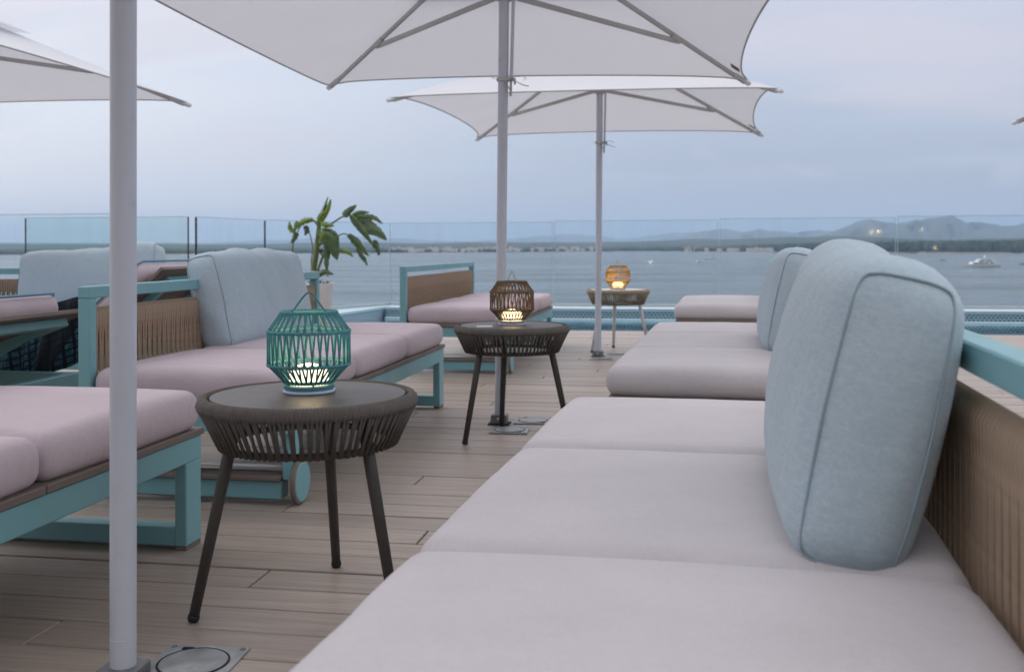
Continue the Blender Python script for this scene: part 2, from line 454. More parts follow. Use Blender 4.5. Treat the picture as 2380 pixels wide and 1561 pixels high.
# ------------------------------------------------------------------ mesh helpers
class MB:
    def __init__(s):
        s.v, s.f, s.sm, s.mi, s.uv = [], [], [], [], None

    def add(s, vs, fs, smooth=False, mi=0):
        o = len(s.v)
        s.v += [tuple(q) for q in vs]
        for f in fs:
            s.f.append(tuple(i + o for i in f)); s.sm.append(smooth); s.mi.append(mi)
        return s

    def box(s, x0, x1, y0, y1, z0, z1, bev=0.0, mi=0, mat=None):
        if bev <= 0:
            vs = [(x, y, z) for z in (z0, z1) for y in (y0, y1) for x in (x0, x1)]
            fs = [(0, 2, 3, 1), (4, 5, 7, 6), (0, 1, 5, 4), (2, 6, 7, 3), (0, 4, 6, 2), (1, 3, 7, 5)]
        else:
            b = min(bev, (x1 - x0) / 2.01, (y1 - y0) / 2.01, (z1 - z0) / 2.01)
            c = ((x0 + x1) / 2, (y0 + y1) / 2, (z0 + z1) / 2)
            h = ((x1 - x0) / 2, (y1 - y0) / 2, (z1 - z0) / 2)
            vs, idx = [], {}
            for sx in (-1, 1):
                for sy in (-1, 1):
                    for sz in (-1, 1):
                        sg = (sx, sy, sz)
                        for a in range(3):
                            idx[(sg, a)] = len(vs)
                            vs.append(tuple(c[k] + sg[k] * (h[k] - (0 if k == a else b)) for k in range(3)))
            fs = []
            def quad(ids):
                fs.append(tuple(ids))
            for a in range(3):
                u, w = (a + 1) % 3, (a + 2) % 3
                for sa in (-1, 1):
                    cyc = [(-1, -1), (1, -1), (1, 1), (-1, 1)]
                    ids = []
                    for su, sw in cyc:
                        sg = [0, 0, 0]; sg[a] = sa; sg[u] = su; sg[w] = sw
                        ids.append(idx[(tuple(sg), a)])
                    quad(ids if sa > 0 else ids[::-1])
            for a in range(3):      # edges along axis a
                u, w = (a + 1) % 3, (a + 2) % 3
                for su in (-1, 1):
                    for sw in (-1, 1):
                        def g(sa, ax):
                            sg = [0, 0, 0]; sg[a] = sa; sg[u] = su; sg[w] = sw
                            return idx[(tuple(sg), ax)]
                        ids = [g(-1, u), g(1, u), g(1, w), g(-1, w)]
                        quad(ids[::-1] if su * sw > 0 else ids)
            for sx in (-1, 1):
                for sy in (-1, 1):
                    for sz in (-1, 1):
                        ids = [idx[((sx, sy, sz), a)] for a in range(3)]
                        fs.append(tuple(ids) if sx * sy * sz > 0 else tuple(ids[::-1]))
        if mat is not None:
            vs = [tuple(mat @ Vector(q)) for q in vs]
        return s.add(vs, fs, False, mi)

    def tube(s, pts, r, n=8, closed=False, smooth=True, cap=True, flat=1.0, mi=0, up=None):
        """r: number or list; flat scales the second cross axis"""
        P = [Vector(p) for p in pts]
        k = len(P)
        R = r if isinstance(r, (list, tuple)) else [r] * k
        vs = []
        prev = None
        for i in range(k):
            a = P[(i - 1) % k] if (closed or i > 0) else P[i]
            b_ = P[(i + 1) % k] if (closed or i < k - 1) else P[i]
            t = (b_ - a).normalized()
            if prev is None:
                ref = Vector(up) if up else (Vector((0, 0, 1)) if abs(t.z) < 0.9 else Vector((1, 0, 0)))
                x = (ref - t * ref.dot(t)).normalized()
            else:
                x = (prev - t * prev.dot(t))
                x = x.normalized() if x.length > 1e-6 else t.orthogonal().normalized()
            prev = x
            y = t.cross(x)
            for j in range(n):
                an = 2 * PI * j / n
                vs.append(P[i] + x * (R[i] * math.cos(an)) + y * (R[i] * flat * math.sin(an)))
        fs = []
        for i in range(k if closed else k - 1):
            for j in range(n):
                a, b_ = i * n + j, i * n + (j + 1) % n
                c, d = ((i + 1) % k) * n + (j + 1) % n, ((i + 1) % k) * n + j
                fs.append((a, b_, c, d))
        if cap and not closed:
            fs.append(tuple(range(n))[::-1]); fs.append(tuple((k - 1) * n + j for j in range(n)))
        return s.add(vs, fs, smooth, mi)

    def lathe(s, prof, n=32, c=(0, 0, 0), smooth=True, mi=0, capb=True, capt=True):
        vs = [(c[0] + r * math.cos(2 * PI * j / n), c[1] + r * math.sin(2 * PI * j / n), c[2] + z) for r, z in prof for j in range(n)]
        fs = []
        for i in range(len(prof) - 1):
            for j in range(n):
                fs.append((i * n + j, i * n + (j + 1) % n, (i + 1) * n + (j + 1) % n, (i + 1) * n + j))
        if capb:
            fs.append(tuple(range(n))[::-1])
        if capt:
            fs.append(tuple((len(prof) - 1) * n + j for j in range(n)))
        return s.add(vs, fs, smooth, mi)

    def mesh(s, name, mats, angle=None):
        me = D.meshes.new(name)
        me.from_pydata(s.v, [], s.f)
        me.polygons.foreach_set('use_smooth', s.sm)
        me.polygons.foreach_set('material_index', s.mi)
        for m_ in (mats if isinstance(mats, (list, tuple)) else [mats]):
            me.materials.append(m_)
        if s.uv:
            lay = me.uv_layers.new(name='UV')
            for lp in me.loops:
                lay.data[lp.index].uv = s.uv[lp.vertex_index]
        me.update()
        if angle is not None:
            me.set_sharp_from_angle(angle=angle)
        return me

    def build(s, name, mats, parent=None, angle=None):
        return link(name, s.mesh(name, mats, angle), parent)


def link(name, me, parent=None, loc=(0, 0, 0), rz=0.0):
    o = D.objects.new(name, me)
    COL.objects.link(o)
    o.parent = parent
    o.location = loc
    if rz:
        o.rotation_euler = (0, 0, rz)
    return o


def thing(name, label, cat, loc=(0, 0, 0), rz=0.0, group=None, data=None):
    o = link(name, data, None, loc, rz)
    o['label'] = label; o['category'] = cat
    if group:
        o['group'] = group
    return o


def tag(o, label, cat, group=None):
    o['label'] = label; o['category'] = cat
    if group:
        o['group'] = group
    return o


def setting(o, kind='structure'):
    o['kind'] = kind
    return o


def CW(x, d, z):
    """camera-heading frame (x right, d ahead) -> deck frame"""
    return (x * math.cos(YAW) - d * math.sin(YAW), x * math.sin(YAW) + d * math.cos(YAW), z)


# ------------------------------------------------------------------ setting: sea, land, mountains, haze
SEA = -16.0
sea = MB().add([(-24000, -3000, 0), (24000, -3000, 0), (24000, 26000, 0), (-24000, 26000, 0)], [(0, 1, 2, 3)]).build('sea', M['sea'])
sea.location = (0, 0, SEA)
setting(sea)


def interp(tab, x):
    if x <= tab[0][0]:
        return tab[0][1]
    for (a, p), (b_, q) in zip(tab, tab[1:]):
        if x <= b_:
            t = (x - a) / (b_ - a)
            return p + (q - p) * t
    return tab[-1][1]


# distance of the far waterline against direction (tangent to the right of the view axis)
SHORE = [(-1.3, 3300), (-0.51, 2750), (-0.2, 3000), (0.0, 3150), (0.10, 3600), (0.16, 3750), (0.18, 3100), (0.30, 2750), (0.36, 2480), (0.52, 2250), (1.3, 2100)]
rs = random.Random(3)


def fbm(x, seed=0.0):
    return sum(math.sin(x * f + seed * 1.7 * f + math.sin(x * f * 0.7 + seed)) / a for f, a in ((1, 1), (2.3, 1.8), (5.1, 3.6), (11.3, 7.5)))


mb = MB()
NT_ = 260
rows = [(-4, 0.0), (0, 0.35), (7, 1.1), (60, 2.6), (250, 6.0), (700, 13.0), (1500, 22.0), (2600, 30.0)]
vs, fs = [], []
for i in range(NT_ + 1):
    t = -1.3 + 2.6 * i / NT_
    s0 = interp(SHORE, t) + 14 * fbm(t * 60, 2.0)
    hill = interp([(-1.3, 0.6), (-0.1, 0.5), (0.05, 0.8), (0.2, 1.35), (0.5, 0.8), (1.3, 0.8)], t)
    for k, (dd_, z) in enumerate(rows):
        d_ = s0 + dd_
        zz = z + (hill * (z * 0.9) * (1 + 0.22 * fbm(t * 16, k * 0.3)) if k > 3 else 0) + (-1.0 if k == 0 else 0)
        vs.append(CW(t * d_, d_, SEA + zz))
nr = len(rows)
mis = []
for i in range(NT_):
    for k in range(nr - 1):
        fs.append((i * nr + k, (i + 1) * nr + k, (i + 1) * nr + k + 1, i * nr + k + 1))
        mis.append(0 if k < 2 else 1)
mb.add(vs, fs, True)
mb.mi = mis
setting(mb.build('far_coast', [M['sand'], M['land']]))


def ridge(name, dist, depth, prof, seed):
    """a mountain range: crest heights follow prof (direction in photo pixels -> elevation in pixels above the eye line)"""
    mb = MB()
    x0, x1 = prof[0][0], prof[-1][0]
    n, kk = 150, 9
    vs, fs = [], []
    for i in range(n + 1):
        px = x0 + (x1 - x0) * i / n
        t = (px - 1190) / 2340
        e = interp(prof, px) / 2340 * dist
        e = e + 0.035 * e * fbm(px * 0.06, seed) + EYE
        for k in range(kk):
            w = k / (kk - 1) * 2 - 1
            sh = max(0.0, 1 - abs(w)) ** 0.8
            d_ = dist + w * depth + (0.12 * depth * fbm(px * 0.03 + k, seed + k) if 0 < k < kk - 1 else 0)
            z = SEA - 3 + (e - SEA) * sh * (1 + (0.10 * fbm(px * 0.08 + 3 * k, seed) if k != kk // 2 else 0))
            vs.append(CW(t * d_, d_, z))
    for i in range(n):
        for k in range(kk - 1):
            fs.append((i * kk + k, (i + 1) * kk + k, (i + 1) * kk + k + 1, i * kk + k + 1))
    mb.add(vs, fs, True)
    return setting(mb.build(name, M['mount']))


ridge('mountains', 9500, 2200, [(1850, -5), (1900, 24), (1950, 40), (1985, 54), (2010, 60), (2060, 58), (2085, 52), (2110, 60), (2135, 68), (2200, 70), (2228, 68),
                                 (2248, 56), (2290, 50), (2320, 46), (2380, 52), (2470, 62), (2600, 50), (2800, 62), (3200, 36), (3600, 30)], 1.0)
ridge('mountains', 13500, 2600, [(1520, -4), (1570, 18), (1610, 30), (1640, 38), (1680, 42), (1720, 36), (1760, 41), (1800, 36), (1850, 33), (1900, 37), (1960, 36), (2050, 26), (2150, 10)], 4.0)
ridge('mountains', 19000, 3000, [(-1200, 10), (-400, 22), (100, 16), (500, 14), (700, 22), (800, 28), (900, 24), (1000, 17), (1100, 15), (1200, 21), (1300, 31), (1400, 26), (1450, 18),
                                  (1500, 27), (1560, 33), (1650, 35), (1700, 30), (1750, 20), (1900, 12)], 9.0)

# far pine woods: one mass
mb = MB()
ico_v = []
ph = (1 + 5 ** 0.5) / 2
for a, b_ in ((1, ph), (-1, ph), (1, -ph), (-1, -ph)):
    ico_v += [(0, a, b_), (a, b_, 0), (b_, 0, a)]
ico_v = [Vector(v).normalized() for v in ico_v]
import itertools
ico_f = []
eln = min((ico_v[0] - q).length for q in ico_v[1:]) * 1.05
for a, b_, c in itertools.combinations(range(12), 3):
    if (ico_v[a] - ico_v[b_]).length < eln and (ico_v[b_] - ico_v[c]).length < eln and (ico_v[a] - ico_v[c]).length < eln:
        nrm = (ico_v[b_] - ico_v[a]).cross(ico_v[c] - ico_v[a])
        ico_f.append((a, b_, c) if nrm.dot(ico_v[a]) > 0 else (a, c, b_))
for i in range(9000):
    t = -0.75 + 1.5 * rs.random()
    town = 0.38 * (1 if (-0.13 < t < 0.085 or 0.165 < t < 0.26) else 0)
    row = rs.random()
    if rs.random() < town and row < 0.35:
        continue
    s0 = interp(SHORE, t) + 22 + row * row * 900 + town * 60
    tall = interp([(-0.75, 11), (0.08, 11), (0.2, 13), (0.30, 22), (0.40, 25), (0.75, 27)], t)
    r = rs.uniform(5, 10)
    h = tall * rs.uniform(0.75, 1.15)
    x, y, z = CW(t * s0, s0, SEA + 1.5 + 0.009 * (s0 - interp(SHORE, t)))
    mb.add([(x + v.x * r * rs.uniform(0.7, 1.2), y + v.y * r * rs.uniform(0.7, 1.2), z + h * 0.5 + v.z * h * 0.55 * rs.uniform(0.8, 1.1)) for v in ico_v], ico_f, False)
setting(mb.build('far_woods', M['wood']), 'stuff')

# houses of the two far villages
hm = []
for q in range(3):
    w, dp, h = ((14, 9, 6), (22, 10, 8), (10, 9, 9))[q]
    mb = MB().box(-w / 2, w / 2, -dp / 2, dp / 2, 0, h)
    mb.add([(-w / 2 - .4, -dp / 2 - .4, h), (w / 2 + .4, -dp / 2 - .4, h), (w / 2 + .4, dp / 2 + .4, h), (-w / 2 - .4, dp / 2 + .4, h), (-w / 2, 0, h + 2.4), (w / 2, 0, h + 2.4)],
           [(0, 1, 5, 4), (2, 3, 4, 5), (0, 4, 3), (1, 2, 5)], False, 1)
    for k in range(max(2, w // 5)):
        xx = -w / 2 + (k + 0.5) * w / max(2, w // 5)
        mb.box(xx - 0.7, xx + 0.7, -dp / 2 - 0.05, -dp / 2 + 0.05, h * 0.25, h * 0.55, 0, 2)
    hm.append(mb.mesh('far_house', [M['house'], M['roof'], M['yglass']]))
for i in range(150):
    if i < 100:
        t = rs.uniform(-0.125, 0.08); lab = 'small pale house in the far white town behind the centre umbrella pole'; grp = 'houses of the far white town'
    else:
        t = rs.uniform(0.17, 0.262); lab = 'small pale house of the far shore village just left of the back cushions'; grp = 'houses of the far shore village'
    s0 = interp(SHORE, t) + 20 + 150 * rs.random() ** 1.3
    x, y, z = CW(t * s0, s0, SEA + 1.8 + (0.045 if i < 100 else 0.02) * (s0 - interp(SHORE, t)))
    h_ = thing('far_house', lab, 'house', (x, y, z), rs.uniform(-0.5, 0.5), grp, rs.choice(hm))

# air
hz = MB().box(-26000, 26000, -4500, 29000, SEA - 2, 640)
m, N, b, o = new_mat('haze_air')
N.t.nodes.remove(b)
pv = N.n('ShaderNodeVolumePrincipled')
pv.inputs['Color'].default_value = (0.62, 0.775, 0.98, 1)
pv.inputs['Density'].default_value = 0.00008
pv.inputs['Anisotropy'].default_value = 0.2
N.t.links.new(pv.outputs[0], o.inputs['Volume'])
setting(hz.build('haze', m), 'stuff')

# ------------------------------------------------------------------ setting: terrace, deck, pool
bb = MB()
bb.box(-13.9, 11.9, -8.0, 10.28, -0.75, -0.035)
setting(bb.build('terrace_slab', M['under']))
bb = MB()
bb.box(-13.95, 11.95, -8.0, 13.2, SEA - 1, -1.6)
setting(bb.build('building_base', M['build']))

PITCH, GAP = 0.14, 0.0062
PL = 2.2
mb = MB().box(0, PL - 0.0055, 0, PITCH - GAP, -0.025, 0.0, 0.0022)
plank_me = mb.mesh('plank', M['deck'])
deck = link('deck', None)
setting(deck)
rest = MB()
row0, nrow = -55, 129
cnt = 0
for i in range(row0, row0 + nrow):
    y = 1.96 + i * PITCH
    if y + PITCH > 10.33:
        break
    ph_ = ((i * 0.618) % 1.0) * PL
    xa = -3.6 - ph_
    if y > 0.9 and cnt < 297:
        k = 4 if y > 1.0 else 3
        nn = 3 if xa + 3 * PL > 0.9 else 4
        for j in range(nn):
            o = link('plank', plank_me, deck, (xa + j * PL, y + rs.uniform(-0.0006, 0.0006), rs.uniform(-0.0012, 0.0012)))
            cnt += 1
        xb = xa + nn * PL
    else:
        xb = xa
    x = xb
    while x < 11.5:
        x2 = min(x + PL, 11.9)
        rest.box(x, x2 - 0.0055, y, y + PITCH - GAP, -0.025, rs.uniform(-0.0012, 0.0008))
        x = x + PL
    x = xa
    while x > -13.5:
        x2 = max(x - PL, -13.9)
        rest.box(x2, x - 0.0055, y, y + PITCH - GAP, -0.025, rs.uniform(-0.0012, 0.0008))
        x = x - PL
r_ = rest.build('plank', M['deck'], deck)
r_['kind'] = 'stuff'

# pool: basin, far coping wall with mosaic, water
PX0, PX1, PY0, PY1 = -3.62, 11.9, 10.345, 11.95
pool = link('pool', None)
setting(pool)
mb = MB()
mb.box(PX0, PX1, PY0, PY1, -1.3, -1.2)
mb.box(PX0, PX1, PY0 - 0.06, PY0 - 0.002, -1.2, -0.012)
mb.build('basin', M['bluetile'], pool)
mb = MB(); mb.box(PX0, PX1, PY1, PY1 + 0.50, -1.3, 0.078); mb.build('tiled_wall', M['hextile'], pool)
mb = MB(); mb.box(PX0 + 0.001, PX1, PY1 - 0.006, PY1 + 0.498, 0.080, 0.108, 0.004); mb.build('coping', M['bluetile'], pool)
mb = MB(); mb.box(PX0 + 0.002, PX1, PY1 - 0.008, PY1 + 0.502, 0.110, 0.122, 0.003); mb.build('coping_top', M['paletile'], pool)
mb = MB(); mb.box(PX0, PX1, PY1 - 0.05, PY1 - 0.001, -0.07, 0.004, 0.004); mb.build('ledge', M['paletile'], pool)
mb = MB().add([(PX0, PY0, -0.02), (PX1, PY0, -0.02), (PX1, PY1 - 0.05, -0.02), (PX0, PY1 - 0.05, -0.02)], [(0, 1, 2, 3)])
setting(mb.build('pool_water', M['poolwater']))
# raised side wall on the left
mb = MB()
mat = Matrix.Translation((PX0 - 0.002, PY1 + 0.5, 0)) @ Matrix.Rotation(math.radians(-6), 4, 'Z')
mb.box(-0.46, 0, -4.2, -0.05, -1.2, 0.085, 0, 0, mat)
mb.box(-0.465, 0.006, -4.2, -0.05, 0.088, 0.124, 0.004, 1, mat)
w_ = mb.build('side_wall', [M['bluetile'], M['paletile']], pool)


# balustrade panes
def pane(p0, p1, z0, z1, label, mat='glass', edges=(True, True), dark=0.0):
    a, b_ = Vector((*p0, 0)), Vector((*p1, 0))
    L = (b_ - a).length
    rz = math.atan2(b_.y - a.y, b_.x - a.x)
    g_ = thing('glass_panel', label, 'glass panel', (a.x, a.y, z0), rz, 'frameless glass panels round the terrace')
    mb = MB().add([(0.002, 0, 0.03), (L - 0.002, 0, 0.03), (L - 0.002, 0, z1 - z0), (0.002, 0, z1 - z0)], [(0, 1, 2, 3)])
    mb.build('pane', M[mat], g_)
    e = MB()
    e.box(0, L, -0.006, 0.006, z1 - z0 + 0.001, z1 - z0 + 0.006)
    e.build('polished_edge', M['edge'], g_)
    for k, x in ((0, -0.0005), (1, L - 0.0045)):
        if edges[k]:
            MB().box(x, x + 0.005 + dark * 0.012, -0.0065, 0.0065, 0.03, z1 - z0).build('side_edge', M['glassedge'] if dark else M['edge'], g_)
    MB().box(0, L, -0.02, 0.02, 0, 0.032, 0.003).build('base_channel', M['channel'], g_)
    return g_


M['edge'] = simple('glass_edge', (0.28, 0.42, 0.45), 0.3)
M['channel'] = simple('aluminium_channel', (0.45, 0.47, 0.48), 0.4, metal=0.3)
GY = 12.36
xs = [-3.69, -1.58, 0.424, 2.46, 4.49, 6.52]
nm = ['rear glass panel behind the bare daybed, at the glass corner', 'rear glass panel behind the two centre umbrella poles', 'rear glass panel behind the beige table, seen above the far pale cushions',
      'rear glass panel behind the large near back cushion', 'rear glass panel at the right, in front of the yacht']
for i in range(5):
    pane((xs[i], GY), (xs[i + 1] - 0.022, GY - 0.0), 0.122, 1.155 + 0.012 * i, nm[i])
pane((-4.64, 9.05), (-4.53, 10.42), 0.124, 1.15, 'short side glass panel with dark edge left of the banana plant', 'glass', (True, True), 1.0)
pane((-4.52, 10.44), (-3.70, 12.34), 0.124, 1.155, 'side glass panel behind the banana plant', 'glass', (False, False))
pane((-6.42, 9.00), (-4.69, 9.00), 0.02, 1.15, 'greenish glass panel behind the sofa at the left, with a free left edge', 'glassgreen', (True, True), 0.35)
pane((-9.5, 8.05), (-4.80, 8.05), 0.02, 1.15, 'taller looking glass panel at the far left edge behind the sofa', 'glass', (False, False))


# ------------------------------------------------------------------ soft goods
def soft_box(lx, ly, lz, r=0.04, puff=(0.0, 0.0, 0.02), nu=22, wr=0.0, seed=0, pinch=0.0, sag=0.0):
    """rounded, stuffed box centred in x,y with its base at z=0"""
    rr = random.Random(seed)
    phs = [rr.uniform(0, 6.28) for _ in range(8)]
    n = [max(6, int(nu * l / max(lx, ly, lz))) for l in (lx, ly, lz)]
    hx, hy, hz_ = lx / 2, ly / 2, lz / 2
    mb = MB()
    idx = {}

    def pt(i, j, k):
        key = (i, j, k)
        if key in idx:
            return idx[key]
        u = [2 * i / n[0] - 1, 2 * j / n[1] - 1, 2 * k / n[2] - 1]
        # denser near edges
        u = [math.copysign(1 - (1 - abs(a)) ** 1.5, a) for a in u]
        p = Vector((u[0] * hx, u[1] * hy, u[2] * hz_))
        rad = min(r, hx * 0.98, hy * 0.98, hz_ * 0.98)
        core = Vector((max(-hx + rad, min(hx - rad, p.x)), max(-hy + rad, min(hy - rad, p.y)), max(-hz_ + rad, min(hz_ - rad, p.z))))
        dlt = p - core
        if dlt.length > 1e-9:
            p = core + dlt.normalized() * rad
        fx, fy, fz = (max(0.0, 1 - a * a) for a in (p.x / hx, p.y / hy, p.z / hz_))
        q = Vector(p)
        q.x += (p.x / hx) * puff[0] * (fy * fz) ** 0.6
        q.y += (p.y / hy) * puff[1] * (fx * fz) ** 0.6
        q.z += (p.z / hz_) * puff[2] * (fx * fy) ** 0.5
        if pinch:
            e = (1 - fx) * (1 - fz)
            q.z *= 1 - pinch * (1 - fy) * (1 - fx)
        if wr:
            w = (math.sin(p.y * 19 + p.x * 8 + phs[0] + 2 * math.sin(p.x * 9 + phs[1])) * math.sin(p.x * 15 - p.z * 11 + phs[2])
                 + 0.6 * math.sin(p.y * 41 + p.z * 33 + phs[3]) * math.sin(p.x * 29 + phs[4] + p.y * 13))
            q += p.normalized() * wr * w * min(1.0, (fx + fy + fz) * 0.6)
            q.z += wr * 1.4 * math.sin(p.y * 9 + phs[5]) * (1 if p.z > 0 else 0.2) * fx
        if sag:
            q.z -= sag * math.exp(-((p.y - 0.1 * math.sin(phs[6])) / (ly * 0.22)) ** 2) * max(0, p.z / hz_) * 1.0
        idx[key] = len(mb.v)
        mb.v.append((q.x, q.y, q.z + hz_))
        return idx[key]
    for ax in range(3):
        a, b_ = (ax + 1) % 3, (ax + 2) % 3
        for side in (0, n[ax]):
            for i in range(n[a]):
                for j in range(n[b_]):
                    q = []
                    for di, dj in ((0, 0), (1, 0), (1, 1), (0, 1)):
                        key = [0, 0, 0]; key[ax] = side; key[a] = i + di; key[b_] = j + dj
                        q.append(pt(*key))
                    mb.f.append(tuple(q if side else q[::-1])); mb.sm.append(True); mb.mi.append(0)
    return mb


def nearest_on(mb, p):
    P = Vector(p)
    return min(mb.v, key=lambda q: (Vector(q) - P).length_squared)


def seat_cushion_mesh(seed, fab, nu=30, lx=0.70, ly=0.710, h=0.108, r=0.040, pf=0.019):
    mb = soft_box(lx, ly, h, r, (0.006, 0.003, pf), nu, 0.0016, seed)
    return mb.mesh('seat_cushion', M[fab])



def piping_path(mb, hx, hy, hz_, face_y, inset=0.012, n=20):
    """closed loop round the end face y=face_y, snapped to the cushion surface"""
    pts = []
    for i in range(n):
        pts.append((-hx + 2 * hx * i / n, -1))
    for i in range(n):
        pts.append((hx, i / n * 2 - 1))
    for i in range(n):
        pts.append((hx - 2 * hx * i / n, 1))
    for i in range(n):
        pts.append((-hx, 1 - 2 * i / n))
    out = []
    for x, zz in pts:
        q = nearest_on(mb, (x, face_y, hz_ + zz * hz_))
        out.append(Vector(q))
    # smooth
    for _ in range(2):
        out = [(out[i - 1] + out[i] * 2 + out[(i + 1) % len(out)]) / 4 for i in range(len(out))]
    c = sum(out, Vector()) / len(out)
    return [p + (p - c).normalized() * 0.0034 for p in out]


def back_cushion(label, loc, rz, lean, ly=0.72, h=0.42, th=0.14, seed=1, nu=40, side=1, roll=0.0, sag=0.02, wr=0.003, grp=None, tip=0.0):
    """th along x, ly along y, h along z; leans about its base edge"""
    o = thing('back_cushion', label, 'back cushion', loc, 0, grp or 'light blue back cushions')
    mb = soft_box(th, ly, h, 0.052, (0.046, 0.012, 0.026), nu, wr, seed, 0.0, sag)
    o.rotation_euler = (roll, lean, rz)
    me = mb.mesh('cover', M['blue'])
    mo = link('cover', me, o)
    for s in (-1, 1):
        pp = piping_path(mb, th / 2, ly / 2, h / 2, s * ly / 2)
        MB().tube(pp, 0.0021, 6, closed=True).build('piping', M['bluep'], mo)
    return o


# ------------------------------------------------------------------ daybeds
LEN = 2.16


def strand_mesh(name, h_top, h_bot, rb, wide, thin, mat, cross):
    """rope that runs up the front, over the top bar and down the back; wide wrap at the top, narrower below"""
    mb = MB()
    for s in (-1, 1):
        pts = [(s * rb, 0, h_top)] if False else []
    prof = [(rb + 0.002, h_bot, thin, cross * 0.004), (rb + 0.002, (h_bot + h_top) / 2, thin, cross * 0.003), (rb + 0.002, h_top - 0.085, thin * 1.05, cross * 0.001),
            (rb + 0.003, h_top - 0.065, wide, 0), (rb + 0.004, h_top - 0.02, wide, 0), (rb * 0.7, h_top - 0.003, wide, 0), (0, h_top + 0.002, wide, 0)]
    full = prof + [(-x, z, w, -d_) for x, z, w, d_ in prof[-2::-1]]
    vs, fs = [], []
    n = len(full)
    for i, (x, z, w, dy) in enumerate(full):
        a = full[max(0, i - 1)]; b_ = full[min(n - 1, i + 1)]
        tx, tz = b_[0] - a[0], b_[1] - a[1]
        l = math.hypot(tx, tz) or 1
        nx, nz = (tz / l, -tx / l)
        if x * nx < 0 and i != n // 2:
            nx, nz = -nx, -nz
        if i == n // 2:
            nx, nz = 0, 1
        t = 0.0035
        for sy, st in ((-1, -0.3), (-0.72, 0.75), (0, 1), (0.72, 0.75), (1, -0.3)):
            vs.append((x + nx * t * st, dy + sy * w / 2, z + nz * t * st))
    for i in range(n - 1):
        for j in range(4):
            a = i * 5 + j
            fs.append((a, a + 1, a + 6, a + 5))
        fs.append((i * 5 + 4, i * 5, i * 5 + 5, i * 5 + 9))
    mb.add(vs, fs, True)
    return mb.mesh(name, mat)


_daybed_cache = {}


def daybed_parts(s):
    if s in _daybed_cache:
        return _daybed_cache[s]
    ex = 0.035 if s > 0 else 0.0
    E_ = lambda a: s * (a + (ex if a > 0.6 else 0))
    X = lambda a, b_: (min(E_(a), E_(b_)), max(E_(a), E_(b_)))
    P = []
    def part(name, boxes, mat, bev=0.003):
        mb = MB()
        for (xa, xb, y0, y1, z0, z1) in boxes:
            x0, x1 = X(xa, xb)
            mb.box(x0, x1, y0, y1, z0, z1, bev)
        P.append((name, mb.mesh(name, mat), (0, 0, 0)))
    # x: 0 = front face of the seat frame, 0.73 = back (in the direction s)
    part('seat_frame', [(0.0, 0.038, 0.0, LEN, 0.245, 0.314), (0.660, 0.695, 0.042, LEN - 0.042, 0.245, 0.314),
                        (0.040, 0.658, 0.004, 0.042, 0.247, 0.312), (0.040, 0.658, LEN - 0.042, LEN - 0.004, 0.247, 0.312),
                        (0.040, 0.658, LEN / 2 - 0.02, LEN / 2 + 0.02, 0.247, 0.312)], M['teal'])
    part('leg', [(0.001, 0.037, LEN - 0.089, LEN - 0.001, 0.013, 0.2445)], M['teal'])
    part('foot', [(0.002, 0.036, LEN - 0.088, LEN - 0.002, 0.0, 0.0125)], M['slat'], 0.001)
    part('runner', [(0.0375, 0.68, LEN - 0.088, LEN - 0.03, 0.013, 0.066)], M['teal'])
    part('leg', [(0.001, 0.037, 0.05, 0.125, 0.085, 0.2445)], M['teal'])
    part('runner', [(0.0375, 0.68, 0.045, 0.105, 0.022, 0.082)], M['teal'])
    part('board', [(0.0375, 0.69, 0.03, 0.12, 0.0845, 0.100)], M['slat'], 0.002)  # added brown strip, stands for the dark shadow above the runner
    # wheel
    for (nm_, r, x0, x1, mat) in (('tyre', 0.074, -0.020, -0.002, M['slat']), ('wheel_disc', 0.067, -0.0225, -0.004, M['teal'])):
        mb = MB()
        prof = [(r - 0.004, x0), (r, x0 + 0.004), (r, x1 - 0.004), (r - 0.004, x1)]
        mb.lathe(prof, 36)
        mb.v = [(s * z, 0.085 + x, 0.075 + y) for x, y, z in mb.v]
        if s < 0:
            mb.f = [f[::-1] for f in mb.f]
        if s > 0:
            pass
        P.append((nm_, mb.mesh(nm_, mat, 0.6), (0, 0, 0)))
    mb = MB().tube([(s * 0.02, 0.085, 0.122), (s * 0.68, 0.085, 0.122)], 0.006, 8); P.append(('lit_rail_line', mb.mesh('lit_rail_line', M['legwhite']), (0, 0, 0)))  # added white tube, painted in for the lit top of the lower rail
    part('back_post', [(0.6955, 0.740, 0.0, 0.040, 0.0, 0.681)], M['teal'])
    part('back_post', [(0.6955, 0.740, LEN - 0.040, LEN, 0.0, 0.681)], M['teal'])
    part('top_rail', [(0.6950, 0.7405, -0.0005, LEN + 0.0005, 0.6815, 0.722)], M['teal'])
    mb = MB()
    mb.tube([(s * (0.718 + (0.035 if s > 0 else 0)), 0.041, 0.628), (s * (0.718 + (0.035 if s > 0 else 0)), LEN - 0.041, 0.628)], 0.012, 10)
    mb.tube([(s * (0.718 + (0.035 if s > 0 else 0)), 0.041, 0.335), (s * (0.718 + (0.035 if s > 0 else 0)), LEN - 0.041, 0.335)], 0.010, 10)
    P.append(('rope_bar', mb.mesh('rope_bar', M['rope']), (0, 0, 0)))
    for k in range(6):
        mb = MB(); x0, x1 = X(-0.006, 0.692)
        y0 = k * 0.36 + (0.0 if k else -0.006); y1 = (k + 1) * 0.36 - (0.006 if k < 5 else -0.006)
        mb.box(x0, x1, y0, y1, 0.3145, 0.333, 0.002)
        P.append(('slat', mb.mesh('slat', M['slat']), (0, 0, 0)))
    _daybed_cache[s] = P
    return P


STR = [strand_mesh('rope_strand', 0.645, 0.325, 0.0125, 0.0182, 0.0122, M['rope'], q) for q in (-1, 1)]


